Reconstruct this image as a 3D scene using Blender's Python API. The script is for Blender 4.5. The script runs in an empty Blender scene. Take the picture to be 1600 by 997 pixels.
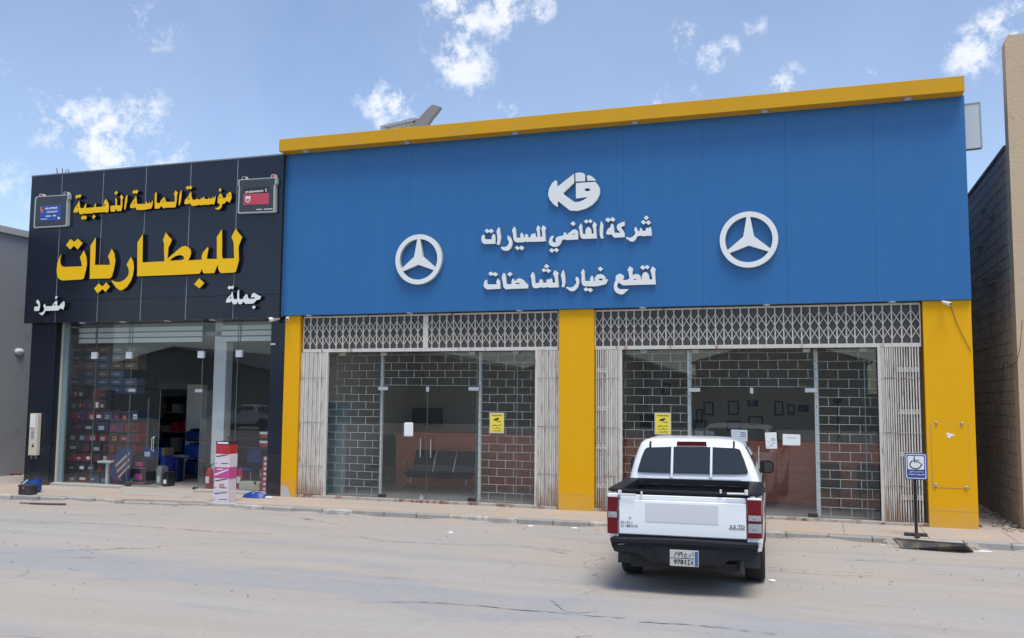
import bpy, math, random
from mathutils import Vector, Matrix
from mathutils.geometry import tessellate_polygon
random.seed(7)
sc = bpy.context.scene
C = sc.collection
# ------------------------------------------------------------------ camera
S = 1.62                       # metres per calibration unit
D = 10.0 * S                   # camera stands this far in front of the shop fronts (y = 0)
CAMZ = 1.235 * S
YAW, PITCH, ROLL, FPX = -0.318722, 0.0877947, 0.00836933, 1423.18
RZ = -0.10                     # road level, pavement top is z = 0
cy_, sy_ = math.cos(YAW), math.sin(YAW); cp_, sp_ = math.cos(PITCH), math.sin(PITCH)
FW = Vector((sy_*cp_, cy_*cp_, sp_)); R0 = Vector((cy_, -sy_, 0)); U0 = R0.cross(FW)
RT = math.cos(ROLL)*R0 + math.sin(ROLL)*U0; UP = -math.sin(ROLL)*R0 + math.cos(ROLL)*U0
CAM = Vector((0, -D, CAMZ))
cam = bpy.data.cameras.new('camera'); cam.lens = FPX*36/1600; cam.sensor_width = 36; cam.clip_end = 3000; cam.clip_start = .1
co = bpy.data.objects.new('camera', cam); C.objects.link(co)
m = Matrix.Identity(4)
for i in range(3):
    m[i][0] = RT[i]; m[i][1] = UP[i]; m[i][2] = -FW[i]; m[i][3] = CAM[i]
co.matrix_world = m; sc.camera = co

def ray(u, v): return (u-800)*RT - (v-498.5)*UP + FPX*FW
def W(u, v, Y=0.0):                     # point of the wall plane y = Y seen at photo pixel u, v
    d = ray(u, v); return CAM + d*((Y-CAM.y)/d.y)
def G(u, v, z=0.0):                     # point of the level plane z seen there
    d = ray(u, v); return CAM + d*((z-CAM.z)/d.z)
def WX(u, v, X):
    d = ray(u, v); return CAM + d*(X/d.x)

# ------------------------------------------------------------------ light and sky
SUN = Vector((0.20, -0.30, 0.93)).normalized()
sun = bpy.data.lights.new('sun', 'SUN'); sun.energy = 2.3; sun.angle = math.radians(27); sun.color = (1, .955, .88)
so = bpy.data.objects.new('sun', sun); C.objects.link(so); so.rotation_euler = SUN.to_track_quat('Z', 'Y').to_euler()
sc.view_settings.view_transform = 'Standard'; sc.view_settings.look = 'None'; sc.view_settings.gamma = 1
sc.view_settings.exposure = 0.47
wd = bpy.data.worlds.new('World'); sc.world = wd; wd.use_nodes = True
nt = wd.node_tree; N = nt.nodes; L = nt.links
bg = N['Background']; bg.inputs[1].default_value = 0.138
sk = N.new('ShaderNodeTexSky'); sk.sky_type = 'NISHITA'; sk.sun_disc = False
sk.sun_elevation = math.asin(SUN.z); sk.sun_rotation = math.atan2(SUN.x, SUN.y)
sk.air_density = 1.0; sk.dust_density = 1.0; sk.ozone_density = 2.0; sk.altitude = 600

def nmath(N, L, op, a, b=None, c=None, clamp=False):
    n = N.new('ShaderNodeMath'); n.operation = op; n.use_clamp = clamp
    for i, x in enumerate((a, b, c)):
        if x is None: continue
        if isinstance(x, (int, float)): n.inputs[i].default_value = x
        else: L.new(x, n.inputs[i])
    return n.outputs[0]
tc = N.new('ShaderNodeTexCoord'); DIR = tc.outputs['Generated']
clouds = [  # photo pixel centre, radius px, strength
    (125, 205, 70, 1.05), (175, 225, 75, 1.1), (215, 185, 50, .9), (255, 240, 45, .9), (235, 45, 50, .6), (300, 140, 55, .35), (610, 160, 48, 1.1), (650, 130, 30, .5),
    (715, 20, 55, 1.2), (725, 100, 48, 1.15), (780, 15, 45, 1.2), (700, 60, 40, .9), (735, 150, 25, .8), (850, 15, 22, 1.0), (1060, 55, 28, .9),
    (1045, 105, 28, .8), (1075, 40, 20, .8), (1108, 90, 26, .9), (1140, 70, 22, .7), (1175, 40, 24, .7), (1030, 150, 32, 1.1), (1065, 150, 28, 1.0),
    (1225, 130, 30, 1.0), (1360, 122, 30, .7), (1520, 80, 40, 1.1), (1565, 60, 48, 1.1), (1590, 30, 40, .9), (25, 290, 40, .7), (5, 105, 30, .6), (790, 175, 20, .8)]
acc = None
for (u, v, r, s) in clouds:
    d = ray(u, v).normalized()
    dn = N.new('ShaderNodeVectorMath'); dn.operation = 'DISTANCE'; L.new(DIR, dn.inputs[0]); dn.inputs[1].default_value = d
    mr = N.new('ShaderNodeMapRange'); mr.interpolation_type = 'SMOOTHSTEP'
    L.new(dn.outputs['Value'], mr.inputs[0]); mr.inputs[1].default_value = 0; mr.inputs[2].default_value = 1.75*r/FPX
    mr.inputs[3].default_value = s; mr.inputs[4].default_value = 0
    acc = mr.outputs[0] if acc is None else nmath(N, L, 'MAXIMUM', acc, mr.outputs[0])
def wnoise(scale, det, rough, dist=0.0):
    n = N.new('ShaderNodeTexNoise'); n.inputs['Scale'].default_value = scale; n.inputs['Detail'].default_value = det
    n.inputs['Roughness'].default_value = rough; n.inputs['Distortion'].default_value = dist; L.new(DIR, n.inputs['Vector']); return n.outputs['Fac']
n1 = wnoise(20, 13, .66, .12); n2 = wnoise(3.1, 3, .5)
# elsewhere in the sky the same kind of scattered cloud goes on
cd = ray(800, 350).normalized()
dn = N.new('ShaderNodeVectorMath'); dn.operation = 'DISTANCE'; L.new(DIR, dn.inputs[0]); dn.inputs[1].default_value = cd
far = N.new('ShaderNodeMapRange'); L.new(dn.outputs['Value'], far.inputs[0]); far.inputs[1].default_value = .62; far.inputs[2].default_value = .8
patch = nmath(N, L, 'MULTIPLY', nmath(N, L, 'MULTIPLY', nmath(N, L, 'SUBTRACT', n2, .47), 5, clamp=True), far.outputs[0])
acc = nmath(N, L, 'MAXIMUM', acc, patch)
dens = nmath(N, L, 'ADD', nmath(N, L, 'MULTIPLY', acc, .30), nmath(N, L, 'SUBTRACT', n1, .672))
fine = wnoise(46, 8, .7, .1)
dens = nmath(N, L, 'MULTIPLY', acc, nmath(N, L, 'MULTIPLY', nmath(N, L, 'ADD', nmath(N, L, 'MULTIPLY_ADD', n1, .72, -.325), nmath(N, L, 'MULTIPLY_ADD', fine, .5, -.2)), 4.2, clamp=True))
mrc = N.new('ShaderNodeMapRange'); mrc.interpolation_type = 'SMOOTHSTEP'; L.new(dens, mrc.inputs[0])
mrc.inputs[1].default_value = .0; mrc.inputs[2].default_value = .80; mrc.inputs[3].default_value = 0; mrc.inputs[4].default_value = .82
# thin veil
veil = nmath(N, L, 'MULTIPLY', wnoise(4, 6, .6, .6), .20)
cf = nmath(N, L, 'MAXIMUM', mrc.outputs[0], nmath(N, L, 'SUBTRACT', veil, .0, clamp=True))
mx = N.new('ShaderNodeMixRGB'); L.new(cf, mx.inputs[0]); L.new(sk.outputs[0], mx.inputs[1]); mx.inputs[2].default_value = (5.6, 5.7, 6.2, 1)
L.new(mx.outputs[0], bg.inputs[0])

# ------------------------------------------------------------------ materials
def srgb(r, g, b):
    f = lambda c: (c/255/12.92) if c <= 10 else ((c/255+.055)/1.055)**2.4
    return (f(r), f(g), f(b))
def mat(name, col, rough=.6, metal=0., var=0., scale=3., bump=0., bscale=60., dirt=None, dlo=.55, dhi=.7, dscale=2.5, objvar=0., spec=.5, coat=0., stretch=(1, 1, 1)):
    mt = bpy.data.materials.new(name); mt.use_nodes = True; nt = mt.node_tree; N = nt.nodes; L = nt.links
    p = N['Principled BSDF']; p.inputs['Roughness'].default_value = rough; p.inputs['Metallic'].default_value = metal
    p.inputs['Specular IOR Level'].default_value = spec; p.inputs['Coat Weight'].default_value = coat
    geo = N.new('ShaderNodeNewGeometry'); mp = N.new('ShaderNodeMapping'); L.new(geo.outputs['Position'], mp.inputs[0]); mp.inputs['Scale'].default_value = stretch
    def noise(sc_, det=5, ro=.6):
        n = N.new('ShaderNodeTexNoise'); n.inputs['Scale'].default_value = sc_; n.inputs['Detail'].default_value = det; n.inputs['Roughness'].default_value = ro
        L.new(mp.outputs[0], n.inputs['Vector']); return n.outputs['Fac']
    rgb = N.new('ShaderNodeRGB'); rgb.outputs[0].default_value = (*col, 1); out = rgb.outputs[0]
    if var or objvar:
        hv = N.new('ShaderNodeHueSaturation'); hv.inputs['Saturation'].default_value = 1
        a = nmath(N, L, 'MULTIPLY_ADD', noise(scale), 2*var, 1-var) if var else None
        if objvar:
            oi = N.new('ShaderNodeObjectInfo'); b = nmath(N, L, 'MULTIPLY_ADD', oi.outputs['Random'], 2*objvar, 1-objvar)
            a = b if a is None else nmath(N, L, 'MULTIPLY', a, b)
        L.new(a, hv.inputs['Value']); L.new(out, hv.inputs['Color']); out = hv.outputs[0]
    if dirt:
        mr = N.new('ShaderNodeMapRange'); mr.interpolation_type = 'SMOOTHSTEP'; L.new(noise(dscale, 8, .68), mr.inputs[0]); mr.inputs[1].default_value = dlo; mr.inputs[2].default_value = dhi
        mx = N.new('ShaderNodeMixRGB'); L.new(mr.outputs[0], mx.inputs[0]); L.new(out, mx.inputs[1]); mx.inputs[2].default_value = (*dirt, 1); out = mx.outputs[0]
    L.new(out, p.inputs['Base Color'])
    if bump:
        b = N.new('ShaderNodeBump'); b.inputs['Strength'].default_value = bump; b.inputs['Distance'].default_value = .02
        L.new(noise(bscale, 4), b.inputs['Height']); L.new(b.outputs[0], p.inputs['Normal'])
    return mt
M = {}
M['blue'] = mat('blue_cladding', (.016, .126, .335), .42, var=.05, scale=.7, dirt=(.022, .138, .335), dlo=.5, dhi=.75, dscale=1.2, stretch=(2.5, 1, .35), objvar=.003)
M['blue_gap'] = mat('blue_joint', (.02, .11, .29), .6)
M['yellow'] = mat('yellow_cladding', (.76, .385, .003), .45, spec=.2, var=.05, scale=.9, dirt=(.64, .34, .03), dlo=.64, dhi=.85, dscale=2.2, stretch=(2, 2, .4))
M['canopy'] = mat('shaded_dusty_yellow', (.60, .315, .012), .5, spec=.2, var=.05, scale=1.2, dirt=(.50, .30, .05), dlo=.5, dhi=.8, dscale=2)  # canopy shade put into the base yellow, mottled with dust
M['black'] = mat('black_cladding', (.008, .012, .024), .2, var=.25, scale=1.0, dirt=(.055, .055, .06), dlo=.60, dhi=.85, dscale=1.6, objvar=.06, spec=.45, stretch=(1.5, 1, .6))
M['granite'] = mat('speckled_black_granite', (.012, .015, .022), .15, dirt=(.16, .17, .18), dlo=.70, dhi=.72, dscale=45)
M['alu_joint'] = mat('pale_joint_strip', (.30, .32, .35), .5)
M['joint'] = mat('grey_joint', (.16, .17, .19), .6)
M['white'] = mat('white_acrylic', (.74, .76, .74), .38, var=.04, scale=4, dirt=(.50, .47, .40), dlo=.62, dhi=.85, dscale=9)
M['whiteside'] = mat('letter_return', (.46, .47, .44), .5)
M['gold'] = mat('yellow_acrylic', (.86, .50, .002), .38, spec=.3, var=.04, scale=2)
M['darkside'] = mat('dark_letter_return', (.006, .006, .009), .5)
M['rustwhite'] = mat('rusty_white_paint', (.60, .57, .51), .6, var=.1, scale=7, dirt=(.27, .14, .075), dlo=.53, dhi=.70, dscale=2.6, stretch=(3, 1, .55), bump=.15, objvar=.06)
def rusty_gate():
    mt = mat('rusty_gate_slat', (.60, .57, .51), .6, var=.08, scale=7, dirt=(.40, .27, .17), dlo=.56, dhi=.80, dscale=2.6, stretch=(3, 1, .5), objvar=.07); N = mt.node_tree.nodes; L = mt.node_tree.links
    p = N['Principled BSDF']; src = p.inputs['Base Color'].links[0].from_socket; geo = N.new('ShaderNodeNewGeometry'); sp = N.new('ShaderNodeSeparateXYZ'); L.new(geo.outputs['Position'], sp.inputs[0])
    mp = N.new('ShaderNodeMapping'); mp.inputs['Scale'].default_value = (14, 14, 1.2); L.new(geo.outputs['Position'], mp.inputs[0]); n = N.new('ShaderNodeTexNoise'); n.inputs['Scale'].default_value = 1.6; n.inputs['Detail'].default_value = 6; L.new(mp.outputs[0], n.inputs['Vector'])
    h = nmath(N, L, 'MULTIPLY_ADD', n.outputs['Fac'], 1.5, -.5)            # corroded height above the ground varies slat by slat
    mr = N.new('ShaderNodeMapRange'); L.new(nmath(N, L, 'SUBTRACT', h, sp.outputs['Z']), mr.inputs[0]); mr.inputs[1].default_value = -.25; mr.inputs[2].default_value = .2; mr.inputs[4].default_value = .8
    n2 = N.new('ShaderNodeTexNoise'); n2.inputs['Scale'].default_value = 3; n2.inputs['Detail'].default_value = 8; L.new(mp.outputs[0], n2.inputs['Vector'])
    sp2 = N.new('ShaderNodeMapRange'); L.new(n2.outputs['Fac'], sp2.inputs[0]); sp2.inputs[1].default_value = .53; sp2.inputs[2].default_value = .70; sp2.inputs[4].default_value = .75
    mx = N.new('ShaderNodeMixRGB'); L.new(nmath(N, L, 'MAXIMUM', mr.outputs[0], sp2.outputs[0]), mx.inputs[0]); L.new(src, mx.inputs[1]); mx.inputs[2].default_value = (.23, .115, .06, 1); L.new(mx.outputs[0], p.inputs['Base Color']); return mt
M['lattice'] = mat('dusty_white_metal', (.53, .50, .43), .6, var=.1, scale=6, dirt=(.30, .17, .09), dlo=.54, dhi=.75, dscale=4, objvar=.08)
M['rustrail'] = mat('rusty_rail', (.42, .38, .33), .7, dirt=(.20, .09, .05), dlo=.48, dhi=.62, dscale=5, bump=.2)
M['grille'] = mat('galvanised_grille', (.52, .54, .53), .5, metal=.1)
M['alu'] = mat('brushed_metal', (.62, .64, .65), .3, metal=.85)
M['chrome'] = mat('polished_metal', (.75, .75, .75), .15, metal=1)
M['plate_w'] = mat('white_plastic', (.75, .74, .70), .45)
M['black_p'] = mat('black_plastic', (.011, .012, .015), .5, spec=.3, var=.2, scale=8)
M['tyre'] = mat('tyre_rubber', (.024, .024, .025), .85, var=.3, scale=12, dirt=(.14, .12, .10), dlo=.55, dhi=.8, dscale=6, bump=.2)
M['grey_render'] = mat('grey_render', (.29, .297, .31), .85, var=.07, scale=1.2, bump=.12, dirt=(.15, .15, .16), dlo=.55, dhi=.8, dscale=1.5)
M['coping'] = mat('pale_coping', (.46, .47, .46), .8, var=.08)
M['tan'] = mat('tan_render', (.52, .40, .27), .9, var=.1, scale=2, bump=.35, bscale=25, dirt=(.33, .26, .19), dlo=.6, dhi=.75, dscale=4)
M['block'] = mat('concrete_block', (.40, .34, .28), .9, var=.2, scale=3, bump=.5, bscale=25, objvar=.08)
M['mortar'] = mat('rough_mortar', (.37, .32, .265), .95, var=.2, scale=8, bump=.5, bscale=35)
M['concrete'] = mat('worn_concrete', (.40, .36, .31), .9, var=.12, scale=3, bump=.3, dirt=(.24, .21, .18), dlo=.55, dhi=.75, dscale=2)
M['slab'] = mat('sandy_paving', (.455, .365, .285), .9, var=.10, scale=4, bump=.2, bscale=80, dirt=(.40, .355, .31), dlo=.42, dhi=.62, dscale=1.5, objvar=.03)
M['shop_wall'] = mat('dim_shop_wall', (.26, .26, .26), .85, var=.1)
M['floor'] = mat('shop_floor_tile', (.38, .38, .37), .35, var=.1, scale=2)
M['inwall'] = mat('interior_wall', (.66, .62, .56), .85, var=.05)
M['wood'] = mat('reddish_wood', (.58, .165, .09), .45, var=.18, scale=2, stretch=(1, 1, 4), dirt=(.44, .12, .07), dlo=.45, dhi=.7, dscale=3)
M['wood_edge'] = mat('pale_wood_edge', (.42, .30, .20), .5)
M['paper'] = mat('white_paper', (.78, .80, .80), .7)
M['ink'] = mat('dark_print', (.02, .02, .02), .6)
M['sign_y'] = mat('yellow_sign_print', (.82, .66, .06), .5)
M['sign_b'] = mat('blue_sign_print', (.02, .045, .26), .4)
M['red'] = mat('red_print', (.45, .02, .03), .45)
M['crimson'] = mat('crimson_print', (.50, .05, .085), .4)
M['label_blue'] = mat('blue_label', (.03, .07, .33), .4)
M['batt'] = mat('battery_case', (.035, .042, .052), .4)
M['slatw'] = mat('white_shutter', (.66, .68, .68), .5, metal=.1)
M['bluep'] = mat('blue_plastic', (.012, .05, .26), .4, var=.15, scale=6)
M['navy'] = mat('navy_plastic', (.012, .02, .09), .4)
M['pinkside'] = mat('pink_carton_side', (.58, .38, .52), .6)
M['magenta'] = mat('magenta_print', (.52, .07, .26), .5)
M['pinkbox'] = mat('pale_pink_carton', (.66, .58, .63), .6, var=.06)
M['carton'] = mat('brown_carton', (.22, .15, .10), .8, var=.1)
M['dark'] = mat('dark_carton', (.02, .018, .022), .5)
M['orange'] = mat('orange_print', (.55, .15, .05), .5)
M['cream'] = mat('cream_metal', (.55, .52, .42), .5)
M['leather'] = mat('black_seat', (.010, .014, .020), .45, spec=.25)
M['seat_low'] = mat('teal_mesh_seat', (.07, .10, .11), .45)
M['paint'] = mat('white_car_paint', (.84, .87, .88), .28, var=.02, scale=2, coat=.5, dirt=(.55, .53, .48), dlo=.60, dhi=.95, dscale=3)
M['lens_r'] = mat('red_lens', (.14, .003, .007), .3, coat=.15, spec=.3)
M['lens_c'] = mat('clear_lens', (.33, .33, .35), .12, coat=1)
M['carglass'] = mat('tinted_car_glass', (.012, .014, .016), .04, spec=.9)
M['grey_tape'] = mat('pale_grey_sticker', (.64, .65, .66), .6)
M['metal_g'] = mat('galvanised_sheet', (.40, .41, .41), .45, metal=.5, var=.12, scale=6)
M['board'] = mat('pale_board', (.50, .56, .60), .5)
M['rubber'] = mat('worn_dark_rubber', (.055, .052, .048), .5, var=.2, scale=4, dirt=(.20, .15, .10), dlo=.50, dhi=.68, dscale=2.2, bump=.2)
M['film'] = mat('pale_blue_tone', (.20, .28, .31), .4)
M['rebar'] = mat('rusty_rebar', (.12, .10, .10), .8)
M['cable'] = mat('black_cable', (.015, .015, .015), .6)
M['lampglass'] = mat('lamp_glass', (.62, .64, .66), .3)
M['warehouse'] = mat('warehouse_sheet', (.20, .20, .20), .7, var=.1)
M['roofsheet'] = mat('roof_sheet', (.12, .12, .13), .6)

def glass_mat(name, tint, f0):
    mt = bpy.data.materials.new(name); mt.use_nodes = True; N = mt.node_tree.nodes; L = mt.node_tree.links
    N.remove(N['Principled BSDF']); out = N['Material Output']
    t = N.new('ShaderNodeBsdfTransparent'); t.inputs[0].default_value = (*tint, 1); g = N.new('ShaderNodeBsdfGlossy'); g.inputs['Roughness'].default_value = .0
    lw = N.new('ShaderNodeLayerWeight'); lw.inputs[0].default_value = .5
    f = nmath(N, L, 'MULTIPLY_ADD', nmath(N, L, 'POWER', lw.outputs['Facing'], 5), 1-f0, f0)
    # a film of dust
    geo = N.new('ShaderNodeNewGeometry'); nz = N.new('ShaderNodeTexNoise'); nz.inputs['Scale'].default_value = 1.3; nz.inputs['Detail'].default_value = 6; L.new(geo.outputs['Position'], nz.inputs['Vector'])
    df = N.new('ShaderNodeBsdfDiffuse'); df.inputs[0].default_value = (.42, .45, .44, 1)
    m1 = N.new('ShaderNodeMixShader'); L.new(f, m1.inputs[0]); L.new(t.outputs[0], m1.inputs[1]); L.new(g.outputs[0], m1.inputs[2])
    m2 = N.new('ShaderNodeMixShader'); L.new(nmath(N, L, 'MULTIPLY', nz.outputs['Fac'], .016), m2.inputs[0]); L.new(m1.outputs[0], m2.inputs[1]); L.new(df.outputs[0], m2.inputs[2])
    L.new(m2.outputs[0], out.inputs[0]); return mt
M['glass'] = glass_mat('shop_glass', (.955, .975, .97), .042)
M['edge'] = mat('green_glass_edge', (.13, .20, .19), .25, spec=.8)

# ------------------------------------------------------------------ builders
def smooth(pts, n=5):
    o = []
    for i in range(len(pts)-1):
        p0, p1, p2, p3 = pts[max(0, i-1)], pts[i], pts[i+1], pts[min(len(pts)-1, i+2)]
        for k in range(n): t = k/n; o.append(.5*((2*p1)+(p2-p0)*t+(2*p0-5*p1+4*p2-p3)*t*t+(3*p1-p0-3*p2+p3)*t**3))
    return o+[pts[-1]]
class MB:
    def __init__(s): s.v = []; s.f = []; s.m = []
    def add(s, vs, fs, mi=0):
        o = len(s.v); s.v += [tuple(x) for x in vs]; s.f += [tuple(i+o for i in f) for f in fs]; s.m += [mi]*len(fs); return s
    def box(s, x0, x1, y0, y1, z0, z1, mi=0):
        if x0 > x1: x0, x1 = x1, x0
        if y0 > y1: y0, y1 = y1, y0
        if z0 > z1: z0, z1 = z1, z0
        vs = [(x, y, z) for x in (x0, x1) for y in (y0, y1) for z in (z0, z1)]
        return s.add(vs, [(0, 1, 3, 2), (4, 6, 7, 5), (0, 4, 5, 1), (2, 3, 7, 6), (0, 2, 6, 4), (1, 5, 7, 3)], mi)
    def cbox(s, x0, x1, y0, y1, z0, z1, c=.01, mi=0):      # box with chamfered edges
        xs, ys, zs = (x0, x1), (y0, y1), (z0, z1); vs = []; idx = {}
        for i in (0, 1):
            for j in (0, 1):
                for k in (0, 1):
                    si, sj, sk_ = (1-2*i)*c, (1-2*j)*c, (1-2*k)*c
                    for a in range(3):
                        p = [xs[i]+si, ys[j]+sj, zs[k]+sk_]; p[a] = (xs[i], ys[j], zs[k])[a]
                        idx[i, j, k, a] = len(vs); vs.append(p)
        fs = []
        for i in (0, 1):
            a = [idx[i, j, k, 0] for j, k in ((0, 0), (0, 1), (1, 1), (1, 0))]; fs.append(a if i == 0 else a[::-1])
            a = [idx[j, i, k, 1] for j, k in ((0, 0), (1, 0), (1, 1), (0, 1))]; fs.append(a if i == 0 else a[::-1])
            a = [idx[j, k, i, 2] for j, k in ((0, 0), (0, 1), (1, 1), (1, 0))]; fs.append(a if i == 0 else a[::-1])
        for i in (0, 1):
            for j in (0, 1):
                fs.append([idx[i, j, 0, 0], idx[i, j, 0, 1], idx[i, j, 1, 1], idx[i, j, 1, 0]])
                fs.append([idx[i, 0, j, 0], idx[i, 0, j, 2], idx[i, 1, j, 2], idx[i, 1, j, 0]])
                fs.append([idx[0, i, j, 1], idx[0, i, j, 2], idx[1, i, j, 2], idx[1, i, j, 1]])
                for k in (0, 1): fs.append([idx[i, j, k, 0], idx[i, j, k, 1], idx[i, j, k, 2]])
        return s.add(vs, fs, mi)
    def prism(s, loops, y0, y1, mi=0, ms=0, mapf=None):     # loops of (x, z); front at y0
        f = mapf or (lambda x, y, z: (x, y, z))
        pts = [p for l in loops for p in l]; n = len(pts)
        tris = tessellate_polygon([[Vector((p[0], p[1], 0)) for p in l] for l in loops])
        o = len(s.v); s.v += [f(p[0], y0, p[1]) for p in pts] + [f(p[0], y1, p[1]) for p in pts]
        for t in tris:
            a, b, c = t; A, B, Cc = pts[a], pts[b], pts[c]
            cr = (B[0]-A[0])*(Cc[1]-A[1])-(B[1]-A[1])*(Cc[0]-A[0])
            if abs(cr) < 1e-12: continue
            if cr < 0: a, c = c, a
            s.f.append((o+a, o+b, o+c)); s.m.append(mi); s.f.append((o+n+c, o+n+b, o+n+a)); s.m.append(ms)
        k = 0
        for l in loops:
            for i in range(len(l)):
                a, b = k+i, k+(i+1) % len(l); s.f.append((o+a, o+b, o+n+b, o+n+a)); s.m.append(ms)
            k += len(l)
        return s
    def tube(s, pts, r, n=8, mi=0, caps=True):
        pts = [Vector(p) for p in pts]; rings = []
        for i, p in enumerate(pts):
            t = (pts[min(i+1, len(pts)-1)]-pts[max(i-1, 0)]).normalized()
            a = t.cross(Vector((0, 0, 1)) if abs(t.z) < .9 else Vector((1, 0, 0))).normalized(); b = t.cross(a)
            rr = r[i] if isinstance(r, (list, tuple)) else r
            rings.append([p+rr*(math.cos(q)*a+math.sin(q)*b) for q in [2*math.pi*k/n for k in range(n)]])
        vs = [q for rg in rings for q in rg]; fs = []
        for i in range(len(pts)-1):
            for k in range(n): fs.append((i*n+k, i*n+(k+1) % n, (i+1)*n+(k+1) % n, (i+1)*n+k))
        if caps: fs += [tuple(range(n-1, -1, -1)), tuple((len(pts)-1)*n+k for k in range(n))]
        return s.add(vs, fs, mi)
    def lathe(s, c, prof, n=20, axis='z', mi=0):            # prof (r, h)
        vs = []; c = Vector(c)
        for r, h in prof:
            for k in range(n):
                a = 2*math.pi*k/n; p = (r*math.cos(a), r*math.sin(a), h)
                if axis == 'x': p = (h, r*math.cos(a), r*math.sin(a))
                if axis == 'y': p = (r*math.cos(a), h, r*math.sin(a))
                vs.append(c+Vector(p))
        fs = [(i*n+k, i*n+(k+1) % n, (i+1)*n+(k+1) % n, (i+1)*n+k) for i in range(len(prof)-1) for k in range(n)]
        fs += [tuple(range(n)), tuple((len(prof)-1)*n+k for k in range(n))]
        return s.add(vs, fs, mi)
    def bar(s, a, b, w, d, mi=0):                           # flat bar in an x-z plane from a to b, width w, depth d (y)
        a = Vector(a); b = Vector(b); t = (b-a).normalized(); nrm = Vector((-t.z, 0, t.x))*w/2; y = Vector((0, d/2, 0))
        vs = [a-nrm-y, a+nrm-y, b+nrm-y, b-nrm-y, a-nrm+y, a+nrm+y, b+nrm+y, b-nrm+y]
        return s.add(vs, [(0, 1, 2, 3), (7, 6, 5, 4), (0, 4, 5, 1), (1, 5, 6, 2), (2, 6, 7, 3), (3, 7, 4, 0)], mi)
def root(o):
    while o.parent: o = o.parent
    return o
def tomesh(name, mb, mats, off=Vector((0, 0, 0)), smooth=False):
    me = bpy.data.meshes.new(name); me.from_pydata([(v[0]-off[0], v[1]-off[1], v[2]-off[2]) for v in mb.v], [], mb.f)
    for x in (mats if isinstance(mats, (list, tuple)) else [mats]): me.materials.append(M[x] if isinstance(x, str) else x)
    me.polygons.foreach_set('material_index', mb.m)
    import bmesh
    bm = bmesh.new(); bm.from_mesh(me); bmesh.ops.recalc_face_normals(bm, faces=bm.faces); bm.to_mesh(me); bm.free()
    if smooth: me.shade_smooth(); me.set_sharp_from_angle(angle=math.radians(38))
    me.update(); return me
def part(name, mb, mats, parent=None, label=None, kind=None, smooth=False, off=None):
    o_ = off if off is not None else (Vector(root(parent).location) if parent else Vector((0, 0, 0)))
    ob = bpy.data.objects.new(name, tomesh(name, mb, mats, o_, smooth)); C.objects.link(ob)
    if parent: ob.parent = parent
    elif off is not None: ob.location = off
    if label: ob['label'] = label
    if kind: ob['kind'] = kind
    return ob
def inst(name, me, loc, parent=None, rot=None):
    ob = bpy.data.objects.new(name, me); C.objects.link(ob)
    if parent: ob.parent = parent; ob.location = Vector(loc)-Vector(root(parent).location)
    else: ob.location = loc
    if rot: ob.rotation_euler = rot
    return ob
def tag(o, label, cat, group=None):
    o['label'] = label; o['category'] = cat
    if group: o['group'] = group
    return o
def thing(name, label, cat, loc=(0, 0, 0), group=None):
    o = bpy.data.objects.new(name, None); C.objects.link(o); o.location = loc; o.empty_display_size = .2
    return tag(o, label, cat, group)
def solo(name, label, cat, mb, mats, loc, group=None, smooth=False):
    return tag(part(name, mb, mats, None, off=Vector(loc), smooth=smooth), label, cat, group)
def struct(name, mb, mats): return part(name, mb, mats, kind='structure')

# small print: letters of the built-in font, Arabic joined through its presentation forms
AR = {'ا': (0xFE8D, 2), 'ب': (0xFE8F, 4), 'ت': (0xFE95, 4), 'ج': (0xFE9D, 4), 'ح': (0xFEA1, 4), 'خ': (0xFEA5, 4), 'د': (0xFEA9, 2), 'ذ': (0xFEAB, 2), 'ر': (0xFEAD, 2), 'ص': (0xFEB9, 4), 'ع': (0xFEC9, 4), 'ق': (0xFED5, 4), 'ك': (0xFED9, 4), 'ل': (0xFEDD, 4), 'م': (0xFEE1, 4), 'و': (0xFEED, 2), 'ي': (0xFEF1, 4), 'ة': (0xFE93, 2)}
def arab(s):
    out = []
    for i, c in enumerate(s):
        if c not in AR: out.append(c); continue
        base, nf = AR[c]; prev = i > 0 and s[i-1] in AR and AR[s[i-1]][1] == 4; nxt = i < len(s)-1 and s[i+1] in AR and nf == 4
        out.append(chr(base + (3 if prev and nxt else 2 if nxt else 1 if prev else 0)))
    return ''.join(reversed(out))
def text(s, off=0.012):
    cu = bpy.data.curves.new('t', 'FONT'); cu.body = s; cu.size = 1; cu.offset = off; cu.resolution_u = 3; ob = bpy.data.objects.new('t', cu); C.objects.link(ob)
    bpy.context.view_layer.update(); me = bpy.data.meshes.new_from_object(ob.evaluated_get(bpy.context.evaluated_depsgraph_get()))
    vs = [tuple(v.co) for v in me.vertices]; fs = [tuple(p.vertices) for p in me.polygons]
    bpy.data.objects.remove(ob); bpy.data.curves.remove(cu); bpy.data.meshes.remove(me)
    xs = [v[0] for v in vs]; ys = [v[1] for v in vs]; w = max(xs)-min(xs); h = max(ys)-min(ys)
    return [((v[0]-min(xs))/w, (v[1]-min(ys))/h) for v in vs], fs, w/h
def put_text(mb, s, x0, x1, z0, z1, y, mi=0, shear=0., off=.012):   # s may be a prepared (vs, fs, asp)
    vs, fs, a = s if isinstance(s, tuple) else text(s, off)
    return mb.add([(x0+v[0]*(x1-x0)+shear*v[1]*(z1-z0), y, z0+v[1]*(z1-z0)) for v in vs], fs, mi)
def circ(cx, cz, rx, rz=None, n=24, a0=0, a1=2*math.pi):
    rz = rz or rx; e = abs(a1-a0-2*math.pi) < 1e-6
    return [(cx+rx*math.cos(a0+(a1-a0)*k/(n if e else n-1)), cz+rz*math.sin(a0+(a1-a0)*k/(n if e else n-1))) for k in range(n)]
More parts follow.
